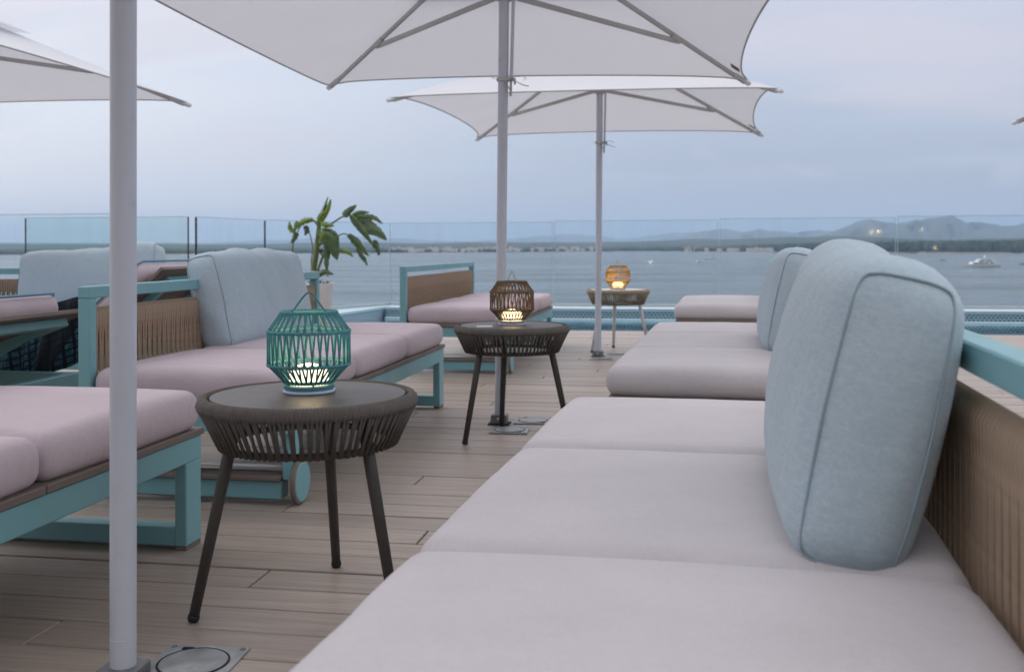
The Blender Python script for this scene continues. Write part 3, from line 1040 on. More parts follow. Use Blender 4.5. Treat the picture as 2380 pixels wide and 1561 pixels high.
def daybed(label, loc, rz, s, ropes='many', rope_y=(0, LEN)):
    o = thing('daybed', label, 'daybed', loc, rz, 'teal framed daybeds')
    last = {}
    for (n, me, l) in daybed_parts(s):
        up = last.get({'foot': 'leg', 'wheel_disc': 'tyre'}.get(n))
        last[n] = link(n, me, up or o, l)
    ys = []
    y = 0.052; k = 0
    while y < LEN - 0.05:
        ys.append((y + random.uniform(-0.0008, 0.0008), k % 2)); y += 0.0176; k += 1
    if ropes == 'many':
        for y, k in ys:
            link('rope_strand', STR[k], o, (s * (0.718 + (0.035 if s > 0 else 0)), y, 0))
    else:
        mb = MB()
        for y, k in ys:
            me = STR[k]
            mb.add([(v.co.x + s * (0.718 + (0.035 if s > 0 else 0)), v.co.y + y, v.co.z) for v in me.vertices], [tuple(p.vertices) for p in me.polygons], True)
        r = mb.build('rope_strand', M['rope'], o); r['kind'] = 'stuff'
    return o


pink_me = [seat_cushion_mesh(i, 'pink', 32) for i in (11, 12, 13)]
pinklit_me = [seat_cushion_mesh(i, 'pinklit', 46, 0.75, 0.712, 0.098, 0.042, 0.019) for i in (21, 22, 23)]


def cushions(bed_loc, rz, s, mes, labels, grp, dx=0.0):
    for k, lab in enumerate(labels):
        if lab is None:
            continue
        lx, ly = s * (0.345 + dx), 0.36 + k * 0.72
        c, sn = math.cos(rz), math.sin(rz)
        o = thing('seat_cushion', lab, 'seat cushion', (bed_loc[0] + lx * c - ly * sn, bed_loc[1] + lx * sn + ly * c, 0.3335), rz + random.uniform(-0.006, 0.006), grp, mes[k % 3])


LA, LB, LC = (-1.376, 0.555, 0), (-1.27, 3.09, 0), (-1.165, 6.60, 0)
daybed('daybed at the left edge beside the near table, only its end in view', LA, 0, -1, 'joined')
daybed('daybed with a light blue back cushion behind the teal lantern', LB, 0, -1)
daybed('daybed without back cushion beyond the brown lantern, tan rope back bare', LC, math.radians(-0.6), -1, 'joined')
G1 = 'pink seat cushions on the left daybeds'
cushions(LA, 0, -1, pink_me, [None, 'pink seat cushion cut off by the left edge, middle one of the nearest left daybed', 'pink seat cushion end left of the near table, crossed by the near pole'], G1)
cushions(LB, 0, -1, pink_me, ['pink seat cushion directly behind the teal lantern, nearest one on its daybed', 'pink seat cushion under the light blue back cushion, right of the teal lantern', 'pink seat cushion at the far end of the daybed behind the teal lantern'], G1)
cushions(LC, math.radians(-0.6), -1, pink_me, ['pink seat cushion nearest the camera on the daybed behind the brown lantern', 'middle pink seat cushion on the daybed behind the brown lantern', 'farthest pink seat cushion on the daybed behind the brown lantern'], G1)

R1, R2, R3 = math.radians(-2.4), math.radians(-3.0), math.radians(-2.2)
LD1, LD2, LD3 = (-0.395, 0.655, 0), (-0.255, 3.48, 0), (-0.055, 7.25, 0)
daybed('nearest right daybed filling the lower right, tan rope back and teal rail', LD1, R1, 1)
daybed('middle right daybed beyond the big light blue cushion', LD2, R2, 1, 'joined')
daybed('farthest right daybed beside the pool', LD3, R3, 1, 'joined')
G2 = 'pale seat cushions on the right daybeds'
cushions(LD1, R1, 1, pinklit_me, ['pale seat cushion filling the bottom right corner', 'pale seat cushion second from the bottom, in front of the big back cushion', 'pale seat cushion third from the bottom, far end of the nearest right daybed'], G2, 0.012)
cushions(LD2, R2, 1, pinklit_me, ['pale seat cushion with full front face, nearest on the middle right daybed', 'thin seen pale seat cushion, middle one on the middle right daybed', 'thin seen pale seat cushion, farthest on the middle right daybed'], G2, 0.012)
cushions(LD3, R3, 1, pinklit_me, ['pale seat cushion with full front face, nearest on the daybed by the pool', 'thin seen pale seat cushion just beyond, on the daybed by the pool', None], G2, 0.012)

back_cushion('large light blue back cushion on the nearest right daybed', (0.222, 1.745, 0.432), math.radians(-2.4), math.radians(12), 0.76, 0.405, 0.145, 5, 56, 1, 0.045, 0.014, 0.0026)
back_cushion('light blue back cushion half hidden behind the large one', (0.392, 4.34, 0.430), math.radians(-3), math.radians(12), 0.74, 0.40, 0.15, 6, 40, 1, 0, 0.012, 0.0026)
back_cushion('light blue back cushion behind the teal lantern', (-1.885, 4.34, 0.428), 0, math.radians(-13), 0.94, 0.405, 0.14, 8, 56, -1, 0, 0.010, 0.0055)

# sofa facing the camera at the far left
LF = (-2.92, 5.12, 0)
bf = daybed('daybed facing the camera at the far left, behind the loungers', LF, PI / 2, 1, 'joined')
# rotated: its length runs to the left, its back is away from the camera
for o in (bf,):
    o.location = (-2.72, 5.30, 0)
    o.rotation_euler = (0, 0, PI / 2)
# after turning, +x points away from the camera and +y points left
blue_seat = soft_box(0.735, 0.712, 0.10, 0.04, (0.006, 0.004, 0.014), 24, 0.001, 31).mesh('seat_cushion', M['bluestrip'])
for k, lab in enumerate(['blue seat cushion at the right end of the rear left daybed, behind the raised lounger', 'blue seat cushion under the wide light blue back cushion at far left', 'blue seat cushion of the rear left daybed at the left edge']):
    thing('seat_cushion', lab, 'seat cushion', (-2.72 - 0.36 - k * 0.72, 5.30 + 0.345, 0.3335), PI / 2, 'blue seat cushions on the rear left daybed', blue_seat)
back_cushion('wide light blue back cushion at far left, its right corner rising beyond the near pole', (-3.71, 5.84, 0.455), PI / 2, math.radians(12), 0.95, 0.40, 0.15, 9, 44, 1, -0.085, 0.03, 0.005)

# ------------------------------------------------------------------ sun loungers with raised backs
def lounger(label, head_x, y0, y1, ang, plen, mat_label):
    """head towards +x"""
    w = y1 - y0
    o = thing('sun_lounger', label, 'sun lounger', (head_x, y0, 0), 0, 'adjustable sun loungers at the left')
    fx = -0.10
    mb = MB()
    mb.box(-2.0, fx, 0.0, 0.05, 0.25, 0.32, 0.003); mb.box(-2.0, fx, w - 0.05, w, 0.25, 0.32, 0.003)
    mb.box(fx + 0.001, fx + 0.045, -0.001, w + 0.001, 0.249, 0.321, 0.003); mb.box(-2.045, -2.001, -0.001, w + 0.001, 0.249, 0.321, 0.003)
    mb.build('base_frame', M['teal'], o)
    for x in (fx - 0.02, -1.95):
        for y in (0.001, w - 0.049):
            MB().box(x - 0.03, x + 0.03, y, y + 0.048, 0.0, 0.2495, 0.003).build('leg', M['teal'], o)
    hx = -plen * math.cos(ang)
    for k in range(5):
        xa = hx - 0.02 - (k + 1) * 0.235; 
        MB().box(xa, xa + 0.228, 0.01, w - 0.01, 0.3215, 0.337, 0.002).build('slat', M['slat'], o)
    R = Matrix.Translation((hx, 0, 0.322)) @ Matrix.Rotation(-ang, 4, 'Y')
    for k in range(3):
        MB().box(k * plen / 3, (k + 1) * plen / 3 - 0.006, -0.008, w + 0.008, 0.0, 0.018, 0.002, 0, R).build('back_board', M['slat'], o)
    mb = MB()
    mb.box(0.02, plen - 0.10, 0.10, 0.145, -0.036, -0.001, 0.002, 0, R); mb.box(0.02, plen - 0.10, w - 0.145, w - 0.10, -0.036, -0.001, 0.002, 0, R)
    mb.box(plen - 0.0999, plen - 0.06, 0.10, w - 0.10, -0.036, -0.001, 0.002, 0, R)
    mb.build('back_frame', M['teal'], o)
    # props
    for y in (0.12, w - 0.12):
        a = R @ Vector((plen * 0.62, 0, -0.02)); 
        p1 = Vector((a.x - 0.34, y, 0.30)); p0 = Vector((a.x, y, a.z))
        dv = (p1 - p0)
        mt = Matrix.Translation(p0) @ dv.to_track_quat('X', 'Z').to_matrix().to_4x4()
        MB().box(0, dv.length, -0.009, 0.009, -0.022, 0.022, 0.002, 0, mt).build('prop', M['teal'], o)
    # mattress: flat section plus raised section
    mo = thing('lounger_mattress', mat_label, 'mattress', (head_x, y0, 0), 0, 'pink lounger mattresses')
    a1 = soft_box(1.22, w - 0.06, 0.10, 0.04, (0.004, 0.004, 0.012), 24, 0.001, 41)
    a1.v = [(x + hx - 0.63, y + w / 2, z + 0.339) for x, y, z in a1.v]
    a1.build('seat_section', M['pink'], mo)
    a2 = soft_box(plen - 0.05, w - 0.06, 0.095, 0.04, (0.004, 0.004, 0.014), 28, 0.001, 42)
    T = R @ Matrix.Translation((plen / 2 - 0.05, w / 2 - 0.05, 0.021))
    a2.v = [tuple(T @ Vector(q)) for q in a2.v]
    a2.build('back_section', M['pink'], mo)
    # blue piping round the head edge
    pts = []
    hxp, hyp = (plen - 0.05) / 2 + 0.004, (w - 0.06) / 2 + 0.002
    for q in [(-hxp + 0.08, -hyp, 0.088), (hxp - 0.03, -hyp, 0.088), (hxp, -hyp + 0.04, 0.09), (hxp, hyp - 0.04, 0.09), (hxp - 0.03, hyp, 0.088), (-hxp + 0.08, hyp, 0.088)]:
        pts.append(T @ Vector(q))
    MB().tube(pts, 0.006, 6).build('piping', M['bluestrip'], mo)
    return o


lounger('sun lounger at the left edge with its back board raised a little', -2.50, 3.10, 3.95, math.radians(20), 0.76, 'pink mattress end on the raised board at the left edge')
lounger('sun lounger with a steeply raised back behind the daybed with the back cushion', -2.50, 4.56, 5.24, math.radians(42), 0.64, 'pink mattress with blue piping on the steeply raised lounger back')

# towel hanging in folds
mb = MB()
nu_, nv_ = 46, 26
uvs = []
for j in range(nv_ + 1):
    for i in range(nu_ + 1):
        u, v = i / nu_, j / nv_
        x = -3.30 + 0.66 * u
        zt = 0.545 + 0.09 * u ** 2 - 0.02 * math.sin(u * 5)
        z = zt - v * (0.30 + 0.05 * math.sin(u * 3.0))
        f = 0.024 * math.sin(u * 21 + 1.6 * v + 1.2 * math.sin(u * 5)) * (0.25 + v) + 0.012 * math.sin(u * 43 + v * 5)
        if v < 0.08:
            z = zt - 0.02 + 0.0 * v
        y = 4.07 + f + (0.10 * (0.08 - v) / 0.08 if v < 0.08 else 0)
        mb.v.append((x + 0.03 * v * math.sin(u * 6), y, z)); uvs.append((u * 0.66, v * 0.36))
for j in range(nv_):
    for i in range(nu_):
        a = j * (nu_ + 1) + i
        mb.f.append((a, a + 1, a + nu_ + 2, a + nu_ + 1)); mb.sm.append(True); mb.mi.append(0)
mb.uv = uvs
tw = mb.build('towel', M['towel'])
tag(tw, 'dark blue patterned towel hanging in folds behind the lounger board', 'towel')
sd = tw.modifiers.new('thickness', 'SOLIDIFY'); sd.thickness = 0.006


# ------------------------------------------------------------------ side tables
def ring_pts(r, z, n=48, c=(0, 0)):
    return [(c[0] + r * math.cos(2 * PI * k / n), c[1] + r * math.sin(2 * PI * k / n), z) for k in range(n)]


def strand(p0, p1, p2, r0, n=6):
    return MB().tube([p0, p1, p2], [r0, r0 * 0.85, r0], n)


def side_table(label, loc, rz, top, rope, leg, singles, foot='black'):
    o = thing('side_table', label, 'side table', loc, rz, 'woven rope side tables')
    mb = MB().lathe([(0.222, 0.482), (0.229, 0.485), (0.230, 0.497), (0.2285, 0.5005), (0.226, 0.501)], 72)
    mb.build('table_top', M[top], o, 0.6)
    # padded rope rim: coiled cord turns round a ring
    mb = MB()
    nt = 190
    for k in range(nt):
        a = 2 * PI * k / nt
        ca, sa = math.cos(a), math.sin(a)
        w = 2 * PI * 0.247 / nt * 0.56
        vs = []
        for q in range(10):
            an = 2 * PI * q / 10
            rr_ = 0.246 + 0.0135 * math.cos(an) * (1.0 if math.cos(an) < 0 else 1.0)
            zz = 0.4865 + 0.0165 * math.sin(an) - 0.004 * math.cos(an)
            for e, kk in ((-w, 0.90), (0, 1.06), (w, 0.90)):
                r2 = 0.246 + (rr_ - 0.246) * kk; z2 = 0.4865 + (zz - 0.4865) * kk
                vs.append((r2 * ca - e * sa, r2 * sa + e * ca, z2))
        fs = []
        for q in range(10):
            n_ = (q + 1) % 10
            for e in range(2):
                fs.append((q * 3 + e, n_ * 3 + e, n_ * 3 + e + 1, q * 3 + e + 1))
        mb.add(vs, fs, True)
    mb.build('rim', M[rope], o)
    MB().tube(ring_pts(0.199, 0.389, 56), 0.0085, 8, closed=True).build('lower_ring', M[rope], o)
    ns = 156
    a0 = 2 * PI / ns
    sm = []
    for q in range(4):
        sk = (0.55, -0.35, 0.9, -0.7)[q] * a0
        p0 = (0.2575, 0, 0.485); p1 = (0.233 * math.cos(sk * .5), 0.233 * math.sin(sk * .5), 0.435); p2 = (0.2075 * math.cos(sk), 0.2075 * math.sin(sk), 0.383)
        sm.append(strand(p0, p1, p2, 0.0042))
    sms = [x.mesh('rope_strand', M[rope]) for x in sm]
    allb = MB()
    for k in range(ns):
        a = a0 * k + random.uniform(-0.12, 0.12) * a0
        q = k % 4
        if singles:
            link('rope_strand', sms[q], o, (0, 0, 0), a)
        else:
            Rz = Matrix.Rotation(a, 4, 'Z')
            allb.add([tuple(Rz @ Vector(v)) for v in sm[q].v], sm[q].f, True)
    if not singles:
        allb.build('rope_strand', M[rope], o)['kind'] = 'stuff'
    # hidden tray hoop and struts
    mb = MB(); mb.tube(ring_pts(0.216, 0.474, 48), 0.006, 8, closed=True)
    for k in range(3):
        a = 2 * PI * k / 3
        mb.tube([(0, 0, 0.470), (0.216 * math.cos(a), 0.216 * math.sin(a), 0.470)], 0.007, 8)
    mb.build('hoop', M[leg], o)
    for k in range(3):
        a = 2 * PI * k / 3
        c, s_ = math.cos(a), math.sin(a)
        t_ = Vector((0.166 * c, 0.166 * s_, 0.478)); b_ = Vector((0.268 * c, 0.268 * s_, 0.012))
        lg = MB().tube([t_, t_.lerp(b_, 0.28), b_], [0.0145, 0.0145, 0.0118], 14).build('leg', M[leg], o)
        dr = (b_ - t_).normalized()
        MB().tube([b_ - dr * 0.004, b_ + dr * 0.004, b_ + dr * 0.010], [0.0132, 0.0136, 0.0105], 14).build('foot', M[foot], lg)
    return o


T1, T2, T3 = (-0.885, 2.291), (-0.762, 4.446), (-0.534, 8.273)
side_table('round charcoal rope table holding the teal lantern', (*T1, 0), math.radians(-143.8), 'topdark', 'ropedark', 'legdark', True)
side_table('round charcoal rope table holding the brown lantern', (*T2, 0), math.radians(-129.5), 'topdark', 'ropedark', 'legdark', False)
side_table('round beige rope table with white top and white legs by the pool', (*T3, 0), math.radians(-137.6), 'topwhite', 'ropelight', 'legwhite', False)
cd = MB().box(-0.035, 0.035, -0.024, 0.024, 0, 0.0035, 0.0008).build('note_card', M['card'])
cd.location = (T2[0] - 0.100, T2[1] - 0.125, 0.5013); cd.rotation_euler = (0, 0, 0.25)
tag(cd, 'small white card lying on the charcoal table with the brown lantern', 'card')


# ------------------------------------------------------------------ lanterns
def lantern(label, loc, rz, rope, base, rim, singles, strap, glow, scale=1.0, light=0.6):
    o = thing('lantern', label, 'lantern', loc, rz, 'rope lanterns on the side tables')
    MB().lathe([(0.060, 0.0), (0.0625, 0.002), (0.0625, 0.006), (0.060, 0.0075)], 40).build('base_plate', M[rim], o, 0.6)
    MB().lathe([(0.059, 0.0076), (0.061, 0.010), (0.061, 0.0165), (0.058, 0.018)], 40).build('base', M[base], o, 0.6)
    mb = MB()
    for k in range(4):
        a = 2 * PI * k / 4 + 0.4
        mb.tube([(0.047 * math.cos(a), 0.047 * math.sin(a), 0.0175), (0.053 * math.cos(a), 0.053 * math.sin(a), 0.028)], 0.0022, 6)
    mb.build('peg', M[base], o)
    Z = (0.026, 0.068, 0.147, 0.192)
    Rr = (0.0575, 0.0965, 0.0965, 0.0655)
    # rings wrapped in cord
    for q in range(4):
        mb = MB()
        nb = 64 if q in (1, 2) else 44
        n = nb * 3
        pts, rad = [], []
        for k in range(n):
            a = 2 * PI * k / n
            pts.append((Rr[q] * math.cos(a), Rr[q] * math.sin(a), Z[q])); rad.append(0.0042 + 0.0008 * math.sin(a * nb))
        mb.tube(pts, rad, 8, closed=True, up=(0, 0, 1)).build('ring', M[rope], o)
    # zigzag cord
    allb = MB()
    for q in range(3):
        nz = 34
        a0 = 2 * PI / nz
        for d_ in (0, 1):
            aa = 0.10 * a0 * (-1) ** d_
            bb_ = (0.36 if q == 1 else 0.30) * a0 * (1 if d_ else -1)
            p0 = Vector(((Rr[q] + 0.001) * math.cos(aa), (Rr[q] + 0.001) * math.sin(aa), Z[q]))
            p1 = Vector(((Rr[q + 1] + 0.001) * math.cos(bb_), (Rr[q + 1] + 0.001) * math.sin(bb_), Z[q + 1]))
            mb = MB().tube([p0, p0.lerp(p1, 0.5), p1], 0.0024 if singles else 0.0022, 6)
            if singles:
                me = mb.mesh('cord', M[rope])
                for k in range(nz):
                    link('cord', me, o, (0, 0, 0), a0 * k + random.uniform(-0.1, 0.1) * a0)
            else:
                for k in range(nz):
                    Rz = Matrix.Rotation(a0 * k + random.uniform(-0.1, 0.1) * a0, 4, 'Z')
                    allb.add([tuple(Rz @ Vector(v)) for v in mb.v], mb.f, True)
    if not singles:
        allb.build('cord', M[rope], o)['kind'] = 'stuff'
    # strap handle
    pts = []
    hw = 0.040
    for k in range(25):
        t = k / 24 * 2 - 1
        z = 0.192 + 0.047 * (math.sqrt(1.06) - math.sqrt(t * t + 0.06)) / (math.sqrt(1.06) - math.sqrt(0.06))
        pts.append((hw * t * (1.0 if abs(t) > 0.25 else 1.0), 0.0, z))
    MB().tube(pts, 0.0026, 8, flat=0.45).build('handle', M[strap], o)
    mb = MB()
    for s_ in (-1, 1):
        mb.tube([(s_ * 0.040, 0, 0.192), (s_ * 0.0655, 0, 0.192)], 0.0022, 6)
    mb.build('handle_bar', M[rope], o)
    # LED dome
    MB().lathe([(0.042, 0.0185), (0.047, 0.024), (0.047, 0.040), (0.042, 0.054), (0.028, 0.064), (0.010, 0.068)], 32).build('diffuser', M[glow], o)
    ld = D.lights.new('lantern_light', 'POINT')
    ld.energy = light
    ld.color = (1.0, 0.72, 0.38)
    ld.shadow_soft_size = 0.03
    lo = D.objects.new('lantern_light', ld)
    COL.objects.link(lo)
    lo.parent = o
    lo.location = (0, 0, 0.105)
    return o


M['glow1'] = glow_mat('warm_white_diffuser', (1.0, 0.80, 0.52), 2.6)
lantern('teal rope lantern glowing on the nearest round table', (T1[0] - 0.010, T1[1] + 0.026, 0.5012), YAW, 'ropeteal', 'lampbase', 'acrylic', True, 'lampbase', 'glow1', 1, 0.5)
lantern('brown rope lantern with tall strap on the middle round table', (T2[0] - 0.004, T2[1] + 0.027, 0.5012), YAW + 1.05, 'ropebrown', 'lampbasegrey', 'acrylic', False, 'strap', 'glow', 1, 0.4)
lantern('ochre rope lantern glowing on the white topped table by the pool', (T3[0] + 0.0, T3[1] - 0.02, 0.5012), YAW + 0.9, 'ropeorange', 'lampbasegrey', 'topwhite', False, 'strap', 'glow', 1, 1.1)


# ------------------------------------------------------------------ umbrellas
def canopy_pt(i, u, t, A, zc, za, k):
    k = k[i] if isinstance(k, (tuple, list)) else k
    c = [(-A, -A), (A, -A), (A, A), (-A, A)]
    c0, c1 = c[i], c[(i + 1) % 4]
    x = c0[0] + (c1[0] - c0[0]) * t; y = c0[1] + (c1[1] - c0[1]) * t
    pull = 1 - k * (4 * t * (1 - t)) ** 0.42 * u ** 1.6
    x *= u * pull; y *= u * pull
    z = za + (zc - za) * u * pull
    z -= 0.035 * math.sin(PI * u) * (4 * t * (1 - t))
    return (x, y, z)


def canopy_mesh(A, zc, za, k, nu=18, nt=26, u0=0.10):
    mb = MB()
    for i in range(4):
        base_ = len(mb.v)
        for a in range(nu + 1):
            u = u0 + (1 - u0) * a / nu
            for t in range(nt + 1):
                mb.v.append(canopy_pt(i, u, t / nt, A, zc, za, k))
        for a in range(nu):
            for t in range(nt):
                q = base_ + a * (nt + 1) + t
                mb.f.append((q, q + nt + 1, q + nt + 2, q + 1)); mb.sm.append(True); mb.mi.append(0)
    return mb


ZC, ZA, AA = 1.845, 2.43, 1.275
KS = (0.05, 0.085, 0.058, 0.075)
KB = (0.04, 0.080, 0.055, -0.018)
can_me = canopy_mesh(AA, ZC, ZA, KS, u0=0.22).mesh('canopy', M['canvas'])
can_big = canopy_mesh(AA, ZC, ZA, KB, u0=0.22).mesh('canopy', M['canvas'])
cap_me = canopy_mesh(0.585, 2.20, 2.515, 0.06, 8, 14, 0.0).mesh('vent_cap', M['canvas'])
def hem_mesh(kk):
    hem = MB()
    for i in range(4):
        hem.tube([Vector(canopy_pt(i, 1.0, t / 26, AA, ZC, ZA, kk)) for t in range(27)], 0.005, 6)
    return hem.mesh('hem', M['bar'])


hem_me, hem_big = hem_mesh(KS), hem_mesh(KB)
rib_me, strut_me, joint_me, pocket_me = None, None, None, None


def beam(p0, p1, w, h, bev=0.002):
    p0, p1 = Vector(p0), Vector(p1)
    dv = p1 - p0
    mt = Matrix.Translation(p0) @ dv.to_track_quat('X', 'Z').to_matrix().to_4x4()
    return MB().box(0, dv.length, -w / 2, w / 2, -h / 2, h / 2, bev, 0, mt)


c45 = Vector((1, 1, 0)) / math.sqrt(2)
diag = AA * math.sqrt(2)
def on_rib(f, dz=0.0):
    return c45 * (diag * f) + Vector((0, 0, ZA + (ZC - ZA) * f + dz))
rib_me = beam(on_rib(0.035, -0.022), on_rib(0.985, -0.022), 0.016, 0.024).mesh('rib', M['bar'])
pocket_me = beam(on_rib(0.93, -0.020), on_rib(1.012, -0.012), 0.034, 0.030, 0.010).mesh('corner_pocket', M['canvas'])
strut_me = beam(Vector((0.045, 0.045, 2.06)), on_rib(0.66, -0.047), 0.014, 0.026).mesh('strut', M['bar'])
joint_me = beam(on_rib(0.64, -0.032), on_rib(0.68, -0.032), 0.030, 0.036, 0.004).mesh('joint', M['bar'])
tagA = on_rib(0.93, -0.012)
mb = MB(); 
def edge_pt(t, u):
    return Vector(canopy_pt(1, u, t, AA, ZC, ZA, KS)) + Vector((0, 0, -0.004))
q = [edge_pt(0.962, 0.99), edge_pt(0.930, 0.99), edge_pt(0.930, 0.945), edge_pt(0.962, 0.945)]
mb.add([tuple(v) for v in q] + [tuple(v + Vector((0, 0, -0.002))) for v in q], [(0, 1, 2, 3), (7, 6, 5, 4), (0, 4, 5, 1), (1, 5, 6, 2), (2, 6, 7, 3), (3, 7, 4, 0)])
label_me = mb.mesh('label_patch', M['straptan'])
pole_me = MB().lathe([(0.0245, 0.02), (0.0245, 2.42)], 36).mesh('pole', M['pole'], 0.5)
rod_me = beam((0.040, 0.0, 1.66), (0.052, 0.0, 2.45), 0.026, 0.014).mesh('crank_rod', M['pole'])
rodb = MB().tube([(0.038, 0, 1.66), (0.037, 0, 1.575)], [0.0065, 0.0065], 10); rodb.tube([(0.057, 0, 1.66), (0.057, 0, 1.63)], 0.005, 8)
rodend_me = rodb.mesh('rod_end', M['pole'])
hub = MB().lathe([(0.028, 0), (0.050, 0.01), (0.050, 0.05), (0.028, 0.06)], 24)
hub_me = hub.mesh('hub', M['bar'], 0.6)
mb = MB()
mb.lathe([(0.0246, 0.0), (0.0250, 0.0005), (0.0250, 0.0015), (0.0246, 0.002)], 32, (0, 0, 0.10))
band_me = mb.mesh('pole_band', M['pole'], 0.6)
mb = MB()
mb.box(-0.038, 0.038, -0.038, 0.038, 0.006, 0.048, 0.003)
sock_me = mb.mesh('socket', M['bracket'])
mb = MB(); mb.box(-0.052, 0.052, -0.048, 0.048, 0.0005, 0.006, 0.001)
bp_me = mb.mesh('base_plate', M['hole'])
mb = MB(); mb.lathe([(0.014, 0), (0.014, 0.006), (0.008, 0.010)], 12)
mb.v = [(x * 0.8, -0.038 - z, y * 0.8 + 0.026) for x, y, z in mb.v]; mb.f = [f[::-1] for f in mb.f]
bolt_me = mb.mesh('bolt', M['plate'], 0.6)


def tie_mesh(seed):
    r = random.Random(seed)
    mb = MB()
    z = 1.655
    mb.tube([(0.012 + 0.042 * math.cos(a), 0.029 * math.sin(a), z + 0.004 * math.sin(a)) for a in [2 * PI * k / 24 for k in range(24)]], [0.010] * 24, 6, closed=True, flat=0.25, up=(0, 0, 1))
    def ribbon(pts, w0, w1):
        n = len(pts)
        mb.tube(pts, [w0 + (w1 - w0) * k / (n - 1) for k in range(n)], 6, flat=0.16, up=(0.2, 0.9, 0.3))
    ribbon([(0.04, -0.028, z), (0.06, -0.036, z + 0.006), (0.10, -0.04, z + 0.008), (0.118, -0.038, z - 0.004), (0.10, -0.036, z - 0.010)], 0.008, 0.007)
    ribbon([(0.05, -0.03, z - 0.004), (0.075, -0.036, z - 0.020), (0.10, -0.04, z - 0.034), (0.128, -0.042, z - 0.040)], 0.005, 0.011)
    ribbon([(0.018, -0.03, z), (0.024, -0.033, z - 0.03), (0.040, -0.033, z - 0.06), (0.042, -0.033, z - 0.085)], 0.008, 0.008)
    ribbon([(0.05, -0.03, z + 0.003), (0.042, -0.034, z - 0.025), (0.047, -0.034, z - 0.05), (0.036, -0.033, z - 0.062)], 0.007, 0.007)
    ribbon([(-0.02, -0.02, z), (-0.040, -0.018, z + 0.002), (-0.056, -0.018, z + 0.010)], 0.007, 0.005)
    return mb.mesh('tie', M['tie'])


TIE = tie_mesh(1)


def umbrella(label, loc, rz, lean=(0, 0), big=False):
    o = thing('umbrella', label, 'umbrella', loc, rz, 'square white umbrellas')
    o.rotation_euler = (lean[0], lean[1], rz)
    link('pole', pole_me, o); link('crank_rod', rod_me, o); link('rod_end', rodend_me, o)
    cn = link('canopy', can_big if big else can_me, o)
    link('hem', hem_big if big else hem_me, cn)
    link('vent_cap', cap_me, cn)
    link('hub', hub_me, o, (0, 0, ZA - 0.07)); link('hub', hub_me, o, (0, 0, 2.03))
    for k in range(4):
        a = k * PI / 2
        rb = link('rib', rib_me, o, (0, 0, 0), a)
        link('joint', joint_me, rb); link('corner_pocket', pocket_me, rb)
        link('strut', strut_me, o, (0, 0, 0), a)
    link('label_patch', label_me, cn)
    link('tie', TIE, o); link('pole_band', band_me, o); link('pole_band', band_me, o, (0, 0, 0.10))
    link('socket', sock_me, o); link('base_plate', bp_me, o); link('bolt', bolt_me, o)
    return o


U1, U2, U3 = (-1.068, 1.785), (-0.878, 4.765), (-0.660, 7.79)
umbrella('umbrella whose thick near pole crosses the left of the picture', (*U1, 0), math.radians(1.5), (0, 0.004))
umbrella('large white umbrella over the middle, its pole behind the brown lantern', (*U2, 0), math.radians(2.2), (0, 0.014), True)
umbrella('smaller looking white umbrella beyond, its pole before the beige table', (*U3, 0), math.radians(-1.7), (0, 0.010))
umbrella('white umbrella with a vent cap at the upper left edge', (-4.62, 5.15, 0), math.radians(0))
umbrella('umbrella at the right edge, only one white corner tip in view', (3.89, 7.36, 0), math.radians(0))

# floor sockets
plate_parts = [('plate', MB().box(-0.088, 0.088, -0.088, 0.088, 0.0008, 0.0045, 0.001).mesh('plate', M['plate']))]
mb = MB().lathe([(0.068, 0.0046), (0.068, 0.0062), (0.066, 0.0068)], 40); plate_parts.append(('lid', mb.mesh('lid', M['plate'], 0.6)))
mb = MB().tube([(0.071 * math.cos(2 * PI * k / 40), 0.071 * math.sin(2 * PI * k / 40), 0.0046) for k in range(40)], 0.0022, 6, closed=True)
plate_parts.append(('groove', mb.mesh('groove', M['hole'])))
mb = MB().box(-0.052, -0.028, 0.060, 0.070, 0.0046, 0.0074, 0.0005); mb.box(0.035, 0.062, -0.064, -0.054, 0.0046, 0.0074, 0.0005)
plate_parts.append(('latch', mb.mesh('latch', M['hole'])))
scr = MB().lathe([(0.007, 0.0046), (0.006, 0.0058)], 10).mesh('screw', M['bracket'])
for (x, y, rz, lab) in ((-0.990, 1.915, 0.06, 'steel floor plate with round lid at the foot of the near pole'),
                        (-0.80, 4.60, 0.06, 'steel floor plate nearest the middle umbrella pole'),
                        (-0.73, 4.86, 0.06, 'steel floor plate just beyond the middle umbrella pole'),
                        (-0.62, 7.66, 0.06, 'steel floor plate at the foot of the farther umbrella pole'),
                        (-0.52, 8.02, 0.06, 'steel floor plate under the beige table')):
    o = thing('floor_plate', lab, 'floor plate', (x, y, 0.0005), rz, 'steel floor plates in the deck')
    for n, me in plate_parts:
        link(n, me, o)
    for sx in (-1, 1):
        for sy in (-1, 1):
            link('screw', scr, o, (sx * 0.075, sy * 0.075, 0))

# ------------------------------------------------------------------ potted banana plant
PP = (-3.385, 9.04)
pot = thing('plant_pot', 'tall white tapered pot of the banana plant behind the daybed', 'plant pot', (*PP, 0))
MB().lathe([(0.085, 0.0), (0.092, 0.01), (0.128, 0.50), (0.132, 0.512), (0.130, 0.52), (0.118, 0.52), (0.116, 0.49)], 40, capt=False).build('pot_body', M['pot'], pot, 0.7)
mb = MB().lathe([(0.116, 0.488), (0.06, 0.495), (0.01, 0.50)], 24)
rl = random.Random(5)
for k in range(14):
    a = rl.uniform(0, 6.28); r = rl.uniform(0.02, 0.10)
    x, y = r * math.cos(a), r * math.sin(a)
    mb.add([(x, y, 0.50), (x + rl.uniform(-.05, .05), y + rl.uniform(-.05, .05), 0.53 + rl.uniform(0, .03)), (x + rl.uniform(-.06, .06), y + rl.uniform(-.06, .06), 0.51)], [(0, 1, 2)])
mb.build('leaf_litter', M['soil'], pot)
